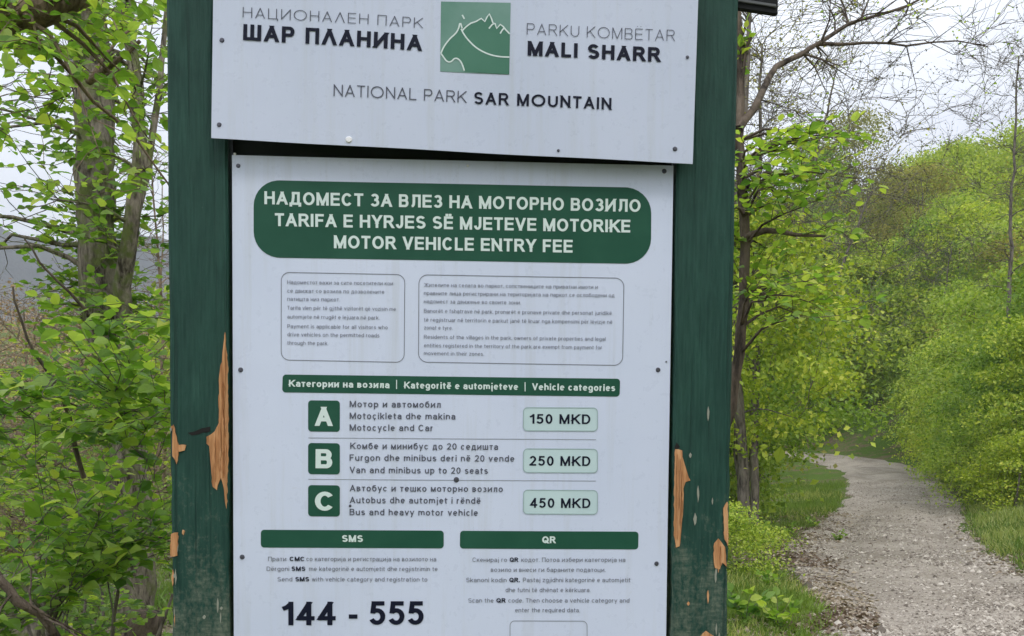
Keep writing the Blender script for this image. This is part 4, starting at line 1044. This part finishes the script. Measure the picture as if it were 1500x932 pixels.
p.build(tR, M['bark_dark'], M['leaf_near'], 290)

# ---------- bare and budding trees further back
def bare_tree(label, x, y, h, seed, crown, n, grp, leaf=None, lsize=0.05, bark='bark_twig', r0=0.09, lean=(0, 0), twn=7, twl=0.7, frac=0.35, lo=0.35):
    b = Vector((x, y, gz(x, y))); root = empty('bare_tree', b, label, 'tree', grp); p = Plant(seed); r = random.Random(seed)
    top = b + Vector((lean[0], lean[1], h)); mid = b.lerp(top, 0.5) + Vector((r.uniform(-.3, .3), r.uniform(-.3, .3), 0))
    p.stem([b - Vector((0, 0, 0.3)), b.lerp(mid, 0.5), mid, mid.lerp(top, 0.55), top], r0, r0 * 0.2, 6, 0.02, 0.35)
    T_ = []
    for k in range(n):
        u = r.uniform(lo, 1.05); a = r.uniform(0, 6.28); rad = crown * math.sqrt(r.random()) * math.sin(math.pi * min(1, max(0.12, (1.12 - u) * 1.1)) ** 0.8)
        c = b.lerp(top, u); T_.append(c + Vector((math.cos(a) * rad, math.sin(a) * rad, r.uniform(-.3, .5))))
    T_.sort(key=lambda q: (q - b.lerp(top, 0.6)).length)
    for i, q in enumerate(T_):
        pts = p.reach(q, None, 0.35, 0.004, sides=4, wander=0.06)
        for tw in p.twigs(pts, twn, twl, 0.0035, 0.35, 0.2, reg=(i % 3 == 0), up=0.3):
            if leaf and r.random() < frac: p.leafy(tw, lsize * 2.2, lsize)
    p.build(root, M[bark], M[leaf] if leaf else None, 0, near=False); return root
G1 = 'bare budding trees behind the right post'
bare_tree('tall budding tree with many upright grey twigs, beside the right post', 3.2, 13.0, 8.5, 31, 2.3, 190, G1, 'leaf_olive', 0.04)
bare_tree('budding tree with thin curved branches in the gap of sky', 5.0, 20.0, 9.0, 32, 2.5, 110, G1, 'bud', 0.05, frac=0.5, lean=(1.6, 0))
bare_tree('leafless forked tree low against the bright sky above the track', 5.5, 22.5, 7.6, 33, 2.6, 80, G1, 'bud', 0.05, frac=0.5, lean=(3.0, 0.5), lo=0.5)
bare_tree('slender leafless tree rising behind the leafy crown', 4.05, 16.0, 8.0, 34, 1.6, 120, G1, 'leaf_olive', 0.05, frac=0.4)
bare_tree('spreading bare tree on top of the right bank at the picture edge', 12.4, 24.0, 10.8, 35, 2.7, 170, 'bare trees on the right bank', 'bud', 0.05, frac=0.3, twl=0.8, lo=0.5)
bare_tree('small bare tree below the skyline on the right bank', 19.0, 42.0, 7.5, 36, 2.6, 110, 'bare trees on the right bank', 'bud', 0.06, frac=0.3, twl=0.9)
# brown bare thicket on the far side of the left dip
LB = ['bare brown tree on the far slope, seen left of the forked trunk', 'short bare bush on the far slope at the left picture edge', 'bare reddish brown bush below the mountain', 'leafless grey tree between the two stems and the board',
      'bare twiggy bush low behind the forked trunk', 'pale bare tree halfway up the left slope', 'tangled bare bush behind the stump', 'bare tree with a rounded crown under the mountain skyline', 'thin bare tree close to the left post', 'low brown bush in front of the far slope']
for k, (px, Y, h, cr_) in enumerate([(40, 16, 3.6, 1.8), (-20, 12, 2.8, 1.6), (75, 20, 4.0, 2.2), (225, 15, 6.0, 1.8), (150, 11, 2.4, 1.4), (110, 26, 4.6, 2.4), (10, 9, 1.9, 1.2), (60, 30, 5.0, 2.6), (240, 20, 7.0, 2.0), (190, 8.5, 1.8, 1.1)]):
    x = (px - 750) / F * Y
    bare_tree(LB[k], x, Y, h, 50 + k, cr_, 46, 'bare trees and bushes on the left slope', 'leaf_olive', 0.05, 'bark_brown', 0.05, twn=8, twl=0.55, frac=0.22, lo=0.1)

# ---------- leafy trees: shared crowns, each copied as its own thing
def crown_mesh(name, seed, h, rad, nclump, nleaf, size, mat, low=0.08, loose=1.0):
    r = np.random.default_rng(seed); P = []; A = []; Nn = []; 
    cl = []
    while len(cl) < nclump:
        u = r.uniform(low, 1.0); prof = np.sin(np.pi * np.clip((u - low) / (1.04 - low), 0.03, 1) ** 0.75) ** 0.7
        a = r.uniform(0, 2 * np.pi); q = np.sqrt(r.uniform(0.12, 1.0)) * prof * rad * r.uniform(0.75, 1.18)
        cl.append((np.cos(a) * q, np.sin(a) * q, u * h, a))
    per = nleaf // nclump
    for (x, y, z, a) in cl:
        s = r.uniform(0.22, 0.5) * loose; k = int(per * r.uniform(0.5, 1.5) * (s / 0.36) ** 1.3)
        out_ = np.array([np.cos(a), np.sin(a), 0.0])
        # sprays: flattened, drooping outwards
        t = r.normal(0, 1, (k, 3)); pos = np.array([x, y, z]) + out_ * (t[:, :1] * s * 0.9) + np.cross(out_, [0, 0, 1]) * (t[:, 1:2] * s * 0.8)
        pos[:, 2] += t[:, 2] * s * 0.3 - 0.30 * np.abs(t[:, 0]) * s
        P.append(pos); ax = out_ * 0.6 + r.normal(0, 0.7, (k, 3)); ax[:, 2] -= 0.1; A.append(ax)
        nn = r.normal(0, 0.55, (k, 3)) + np.array([out_[0] * 0.45, out_[1] * 0.45, 0.75]); Nn.append(nn)
    P = np.concatenate(P); A = np.concatenate(A); Nn = np.concatenate(Nn)
    S = size * r.uniform(0.6, 1.3, len(P)); var = np.clip(r.normal(0.45, 0.25, len(P)) , 0, 0.999)
    V, Fc, vv = leaves_np(P, A, Nn, S, LEAF_F, LEAF_FF, var)
    # stems
    p = Plant(seed); p.stem([(0, 0, -0.4), (0.05, 0.02, h * 0.3), (-0.08, 0.05, h * 0.6), (0.05, 0, h * 0.93)], 0.02 * h, 0.006, 6, 0.02, 0.4)
    for c in sorted(cl, key=lambda c: c[2])[:: max(1, nclump // 46)]: p.reach(Vector(c[:3]), None, 0.3, 0.005)
    return (np_mesh('crown', V, Fc, [mat], attr=vv), np_mesh('trunk', np.array(p.V), np.array(p.F), [M['bark_twig']], smooth=True))
KINDS = [crown_mesh('a', 101, 5.0, 1.9, 80, 15000, 0.105, M['leaf_far'], 0.05, 1.05), crown_mesh('b', 102, 4.2, 2.1, 80, 15000, 0.105, M['leaf_far'], 0.0, 1.0),
         crown_mesh('c', 103, 5.6, 1.9, 75, 13000, 0.105, M['leaf_far'], 0.03, 1.15), crown_mesh('d', 104, 5.0, 2.0, 80, 9500, 0.085, M['leaf_olive'], 0.05, 1.3),
         crown_mesh('e', 105, 2.2, 1.5, 55, 9000, 0.08, M['leaf_far'], 0.0, 0.85), crown_mesh('f', 106, 4.3, 1.75, 80, 19000, 0.075, M['leaf_far'], 0.34, 0.9)]
def leafy_tree(kind, x, y, sc, rot, label, grp, name='leafy_tree', cat='tree', sink=0.1):
    root = empty(name, (x, y, gz(x, y) - sink), label, cat, grp)
    root.rotation_euler = (0, 0, rot); root.scale = (sc, sc, sc * random.uniform(0.92, 1.1))
    link_mesh('crown', KINDS[kind][0], root); link_mesh('trunk', KINDS[kind][1], root); return root
R2 = random.Random(21)
def X(px, Y): return (px - 750) / F * Y
# left of the track
LT = [(5, 1084, 13.0, 1.0, 'light green leafy tree just right of the board with a clear trunk'), (5, 1096, 17.0, 1.1, 'light green tree whose crown hangs over the grass verge'),
      (4, 1062, 10.6, .45, 'low green bush beside the right post at the edge of the grass'), (1, 1040, 19.0, .9, 'green tree half hidden by the right post'),
      (0, 1215, 52.0, 1.55, 'round topped green tree above the far bend of the track'), (1, 1160, 50.0, 1.7, 'broad green tree at the far left end of the bend'),
      (1, 1265, 52.0, 1.45, 'green tree directly above the bend, left of the dark hollow'), (1, 1310, 53.0, 1.3, 'wide dark based tree closing the end of the track'),
      (3, 1240, 62.0, 1.8, 'brownish budding tree between green crowns over the bend'), (2, 1185, 60.0, 1.7, 'tall pale green tree behind the crowns at the far bend'),
      (4, 1120, 47.0, 1.8, 'bush at the far end of the grass verge'), (0, 1120, 54.0, 1.9, 'far green tree beyond the bend, low beside the post'),
      (4, 1215, 50.0, 1.5, 'low bush at the back edge of the bend, in the middle'), (4, 1262, 50.5, 1.6, 'dark low bush above the brown bank at the bend'), (4, 1305, 49.0, 1.5, 'low bush right of the brown bank at the bend'), (5, 1075, 20.5, 1.25, 'third leafy tree behind the post, its crown reaching towards the bend')]
for k, px, Y, sc, lb in LT: leafy_tree(k, X(px, Y), Y, sc, R2.uniform(0, 6.28), lb, 'leafy trees left of the track')
# right bank
RT = [(1, 1372, 40.0, 1.0, 'green bush where the track bends out of sight'), (0, 1405, 33.0, .95, 'light green tree at the right edge of the bend'), (1, 1450, 26.0, .80, 'bright green tree arching over the right verge'),
      (0, 1505, 20.5, .75, 'nearest green tree on the right bank, cut by the picture edge'), (4, 1440, 24.0, .80, 'low green bush at the foot of the right bank'), (4, 1490, 19.0, .75, 'leafy bush above the grass at the right picture edge'),
      (2, 1480, 29.0, 1.2, 'tall yellow green tree on the right bank'), (2, 1420, 38.0, 1.1, 'yellow green tree partway up the right bank'), (0, 1360, 48.0, 1.5, 'green tree above the dark hollow at the bend'),
      (1, 1330, 46.0, 1.0, 'spreading green bush over the dark hollow'), (2, 1400, 46.0, 1.5, 'tall green tree high on the bank behind the bend'), (3, 1340, 56.0, 1.5, 'pale brown budding tree near the skyline'),
      (0, 1450, 42.0, 1.4, 'rounded green tree halfway up the right bank'), (1, 1500, 34.0, 1.2, 'dense bright tree high at the right picture edge'), (3, 1480, 40.0, 1.3, 'olive tree below the bare tree on the skyline'),
      (4, 1400, 31.0, .9, 'low bush with drooping sprays beside the track edge'), (4, 1350, 42.0, 1.2, 'dark bush right behind the bend of the track'), (2, 1560, 27.0, 1.2, 'tall tree outside the right picture edge, its leaves reaching in'),
      (4, 1408, 27.5, .75, 'low bush at the grass edge in the middle of the right bank'), (4, 1462, 21.5, .8, 'bush with pale sprays behind the grass strip'), (4, 1388, 36.0, 1.0, 'dark green bush at the inner side of the bend'),
      (1, 1425, 30.0, .75, 'thick green bush between the grass strip and the taller trees'), (0, 1475, 24.0, .85, 'upright green tree second from the right edge'), (4, 1372, 44.0, 1.4, 'low dark bush closing the hollow at the bend'),
      (2, 1545, 22.0, .95, 'green tree just beyond the right picture edge'), (1, 1395, 52.0, 1.5, 'round green tree high above the bend')]
for k, px, Y, sc, lb in RT: leafy_tree(k, X(px, Y), Y, sc, R2.uniform(0, 6.28), lb, 'leafy trees on the right bank')

# far wood covering the slopes as one mass
def wood(name, pts, mat, size, per, label, seed=5, rad=(1.6, 3.0), hgt=(2.5, 5)):
    r = np.random.default_rng(seed); P = []; A = []; Nn = []; vv = []
    for (x, y) in pts:
        z0 = gz(x, y); R0 = r.uniform(*rad); H0 = r.uniform(*hgt); v0 = r.uniform(0, 0.5)
        if x > 5:      # the wooded skyline sinks towards the gap at the bend
            H0 = min(H0, 1.6 + y * float(np.interp(x / y, (0.33, 0.37, 0.415, 0.54), (0.19, 0.23, 0.29, 0.34))) - z0)
            if H0 < 1.0: continue
        ncl = 16
        for c in range(ncl):
            a = r.uniform(0, 6.28); q = R0 * np.sqrt(r.uniform(0, 1)); u = r.uniform(0.1, 1) ; q *= np.sqrt(max(0.05, 1 - u ** 2 * 0.8))
            k = per // ncl; s = R0 * 0.26; t = r.normal(0, 1, (k, 3))
            P.append(np.array([x + np.cos(a) * q, y + np.sin(a) * q, z0 + u * H0]) + t * np.array([s, s, s * 0.5]))
            A.append(r.normal(0, 1, (k, 3))); Nn.append(r.normal(0, 0.6, (k, 3)) + np.array([0, -0.3, 0.7])); vv.append(np.clip(v0 + r.uniform(0, 0.5, k), 0, .999))
    P = np.concatenate(P); V, Fc, v3 = leaves_np(P, np.concatenate(A), np.concatenate(Nn), size * r.uniform(0.6, 1.3, len(P)), LEAF_F, LEAF_FF, np.concatenate(vv))
    o = link_mesh(name, np_mesh(name, V, Fc, [mat], attr=v3)); tag(o, label, kind='stuff')
pts_g = []; pts_b = []
while len(pts_g) < 190:
    y = R2.uniform(30, 85); x = X(R2.uniform(1040, 1600), y); sd_, hw = road_info(x, y)
    if abs(sd_[0]) > hw[0] + (1.8 if y < 52 else 3.0) and not (x < 11 and y > 60): (pts_b if R2.random() < 0.13 else pts_g).append((x, y))
for y_ in [R2.uniform(14, 75) for _ in range(90)]:     # woodland behind the board, seen only from the side
    x_ = X(R2.uniform(260, 1030), y_); q_, h_ = road_info(x_, y_)
    if abs(q_[0]) > h_[0] + 1.5 and y_ < 80: pts_g.append((x_, y_))
wood('green_wood', pts_g, M['leaf_far'], 0.22, 900, 'mass of spring green foliage covering the slopes round the bend')
wood('budding_wood', pts_b, M['leaf_olive'], 0.18, 700, 'olive brown budding foliage among the green on the slope')
pts_m = [(X(R2.uniform(-200, 330), y_), y_) for y_ in [R2.uniform(9, 30) for _ in range(26)]]
wood('green_undergrowth', pts_m, M['leaf_far'], 0.075, 700, 'low fresh green undergrowth on the far side of the dip at the left', seed=18, rad=(0.7, 1.3), hgt=(0.4, 1.1))
pts_l = [(X(R2.uniform(-300, 330), y_), y_) for y_ in [R2.uniform(20, 80) for _ in range(110)]]
wood('bare_wood_mass', pts_l, M['litter'], 0.10, 380, 'brown mass of bare thicket on the far left slope', seed=8)

# ---------- ground cover
def scatter(name, n, region, tmpl, tf, size, mat, label, up=1.0, seed=1, spread=0.5, dens=None):
    r = np.random.default_rng(seed); x, y = region(r, n); z = ground(x, y)
    if dens is not None:
        keep = r.uniform(0, 1, len(x)) < dens(x, y); x, y, z = x[keep], y[keep], z[keep]
    n = len(x); A = np.stack([r.normal(0, spread, n), r.normal(0, spread, n), np.full(n, up)], 1); Nn = r.normal(0, 1, (n, 3)); Nn[:, 2] += (0 if up > 0.3 else 2.5)
    V, Fc, vv = leaves_np(np.stack([x, y, z + (0 if up > 0.3 else 0.038)], 1), A, Nn, size * r.uniform(0.45, 1.4, n), tmpl, tf, np.clip(0.6 * vnoise(x, y, 1.2, 9) + r.uniform(0, .4, n), 0, .999))
    o = link_mesh(name, np_mesh(name, V, Fc, [mat], attr=vv)); tag(o, label, kind='stuff')
def verge_density(x, y, inner=0.0):
    sd_, hw = road_info(x, y); r_ = np.abs(sd_) - hw
    return np.clip((r_ - inner) / 0.35, 0, 1) * np.clip((vnoise(x, y, 0.9, 12) - 0.22) * 3.0, 0.06, 1)
def left_reg(y0, y1, pxa=1040, pxb=1270):
    def f(r, n):
        y = y0 + (y1 - y0) * r.uniform(0, 1, n) ** 1.3; return (r.uniform(pxa, pxb, n) - 750) / F * y, y
    return f
scatter('grass', 70000, left_reg(8.5, 30), BLADE, BLADE_F, 0.14, M['grass'], 'green grass on the verge left of the track', 1.0, 3, 0.5, lambda x, y: verge_density(x, y))
scatter('grass', 60000, left_reg(11, 36, 1340, 1580), BLADE, BLADE_F, 0.16, M['grass'], 'green grass strip at the foot of the right bank', 1.0, 4, 0.5, lambda x, y: verge_density(x, y, 0.0))
scatter('grass', 16000, left_reg(5.5, 10, 1040, 1250), BLADE, BLADE_F, 0.10, M['grass'], 'short green grass at the near end of the verge beside the post', 1.0, 15, 0.6, lambda x, y: verge_density(x, y, -0.1))
scatter('grass', 130000, left_reg(3.0, 22, -60, 1040), BLADE, BLADE_F, 0.17, M['grass'], 'fresh grass on the ground left of the board', 1.0, 5, 0.6, lambda x, y: 0.8 * np.clip((vnoise(x, y, 1.1, 14) - 0.2) * 3, 0, 1))
scatter('fallen_leaves', 26000, left_reg(5.0, 20, 1050, 1290), LEAF_F, LEAF_FF, 0.06, M['litter'], 'brown fallen leaves along the left edge of the track', 0.05, 6, 1.0, lambda x, y: np.clip(1.25 - np.abs(np.abs(road_info(x, y)[0]) - road_info(x, y)[1] - 0.05) * 1.5, 0.04, 1) * (0.25 + 0.75 * (vnoise(x, y, 0.7, 31) > 0.42)))
scatter('fallen_leaves', 26000, left_reg(3.0, 16, -60, 300), LEAF_F, LEAF_FF, 0.07, M['litter'], 'brown fallen leaves under the trees left of the board', 0.05, 7, 1.0)
scatter('fallen_leaves', 5000, left_reg(11, 30, 1330, 1560), LEAF_F, LEAF_FF, 0.06, M['litter'], 'brown leaves and bits along the right edge of the track', 0.05, 8, 1.0, lambda x, y: np.clip(1.0 - np.abs(np.abs(road_info(x, y)[0]) - road_info(x, y)[1]) * 2.5, 0.0, 1))
# gravel on the track
def gravel():
    r = np.random.default_rng(77); n = 70000; y = 6.2 + 24 * r.uniform(0, 1, n) ** 1.9; x = (r.uniform(1130, 1620, n) - 750) / F * y
    sd_, hw = road_info(x, y); k = (np.abs(sd_) < hw * (1.02 + 0.1 * r.uniform(-1, 1, n))) & (r.uniform(0, 1, n) < 0.35 + 0.65 * (vnoise(x, y, 0.8, 21) > 0.45)); x, y = x[k], y[k]; n = len(x)
    z = ground(x, y) + 0.026 + 0.0009 * y
    s = 0.0095 * np.exp(r.normal(0, 0.5, n)) ; base = np.array([(1, 0, 0), (0, 1, 0), (-1, 0, 0), (0, -1, 0), (0, 0, .7), (0, 0, -.5)], float)
    f = np.array([(0, 1, 4), (1, 2, 4), (2, 3, 4), (3, 0, 4), (1, 0, 5), (2, 1, 5), (3, 2, 5), (0, 3, 5)])
    ang = r.uniform(0, 6.28, n); J = base[None] * r.uniform(0.65, 1.35, (n, 6, 3)) * s[:, None, None]
    c, q = np.cos(ang)[:, None], np.sin(ang)[:, None]
    V = np.stack([J[:, :, 0] * c - J[:, :, 1] * q + x[:, None], J[:, :, 0] * q + J[:, :, 1] * c + y[:, None], J[:, :, 2] + z[:, None]], 2).reshape(-1, 3)
    Fc = ((np.arange(n) * 6)[:, None, None] + f[None]).reshape(-1, 3)
    b = NB('gravel_stone', 0.9, 0.15); a = b.n('ShaderNodeAttribute', attribute_name='var')
    m = b.col(b.ramp(a.outputs['Fac'], [(0, (0.13, 0.11, 0.09)), (0.5, (0.36, 0.315, 0.265)), (1, (0.64, 0.585, 0.51))]))
    tag(link_mesh('gravel', np_mesh('gravel', V, Fc, [m], attr=np.repeat(r.uniform(0, 1, n), 6))), 'loose pale stones strewn over the track', kind='stuff')
gravel()
# leafy weeds at the track edge
def weed(px, py, sc, seed, label):
    d = ray(px, py); t = (0 - 1.6) / d.z; b = CAM + d * t
    for _ in range(6): t = (gz(b.x, b.y) - 1.6) / d.z; b = CAM + d * t
    root = empty('weed', b, label, 'plant', 'leafy weeds at the track edge'); p = Plant(seed); r = random.Random(seed)
    for k in range(7):
        a = r.uniform(0, 6.28); h = sc * r.uniform(0.5, 1); d2 = Vector((math.cos(a), math.sin(a), 0)) * sc * 0.5
        pts = [b, b + d2 * 0.4 + Vector((0, 0, h * 0.6)), b + d2 + Vector((0, 0, h))]
        p.tube(pts, [0.004, 0.003, 0.002], 3); p.leafy(pts, sc * 0.13, sc * 0.3)
    p.build(root, M['bark_twig'], M['leaf_near'], 20, wood='stem')
for k, (px, py, sc, lb) in enumerate([(1100, 800, .40, 'bushy green weed beside the right post, midway up the verge'), (1092, 915, .34, 'green weed at the foot of the right post'), (1128, 870, .22, 'small weed standing in the fallen leaves by the track'),
        (1228, 795, .20, 'lone weed tuft growing into the left edge of the track'), (1150, 790, .25, 'green weed at the ragged edge of the grass'), (1140, 925, .28, 'leafy weed at the bottom edge of the picture left of the gravel'),
        (1105, 740, .35, 'green weed on the verge below the low bush'), (1190, 775, .2, 'small weed at the corner of the bare patch')]): weed(px, py, sc, 200 + k, lb)

# ------------------------------------------------------------------ air
def haze():
    b = box_bm(-1420, 1420, -60, 1400, -30, 300); me = bpy.data.meshes.new('haze'); b.to_mesh(me); b.free()
    m = bpy.data.materials.new('haze'); m.use_nodes = True; t = m.node_tree; t.nodes.clear()
    o = t.nodes.new('ShaderNodeOutputMaterial'); v = t.nodes.new('ShaderNodeVolumePrincipled'); v.inputs['Density'].default_value = 0.0009; v.inputs['Color'].default_value = (0.88, 0.93, 1.0, 1); v.inputs['Anisotropy'].default_value = 0.2
    t.links.new(v.outputs[0], o.inputs['Volume']); me.materials.append(m); tag(link_mesh('haze', me), kind='stuff')
haze()
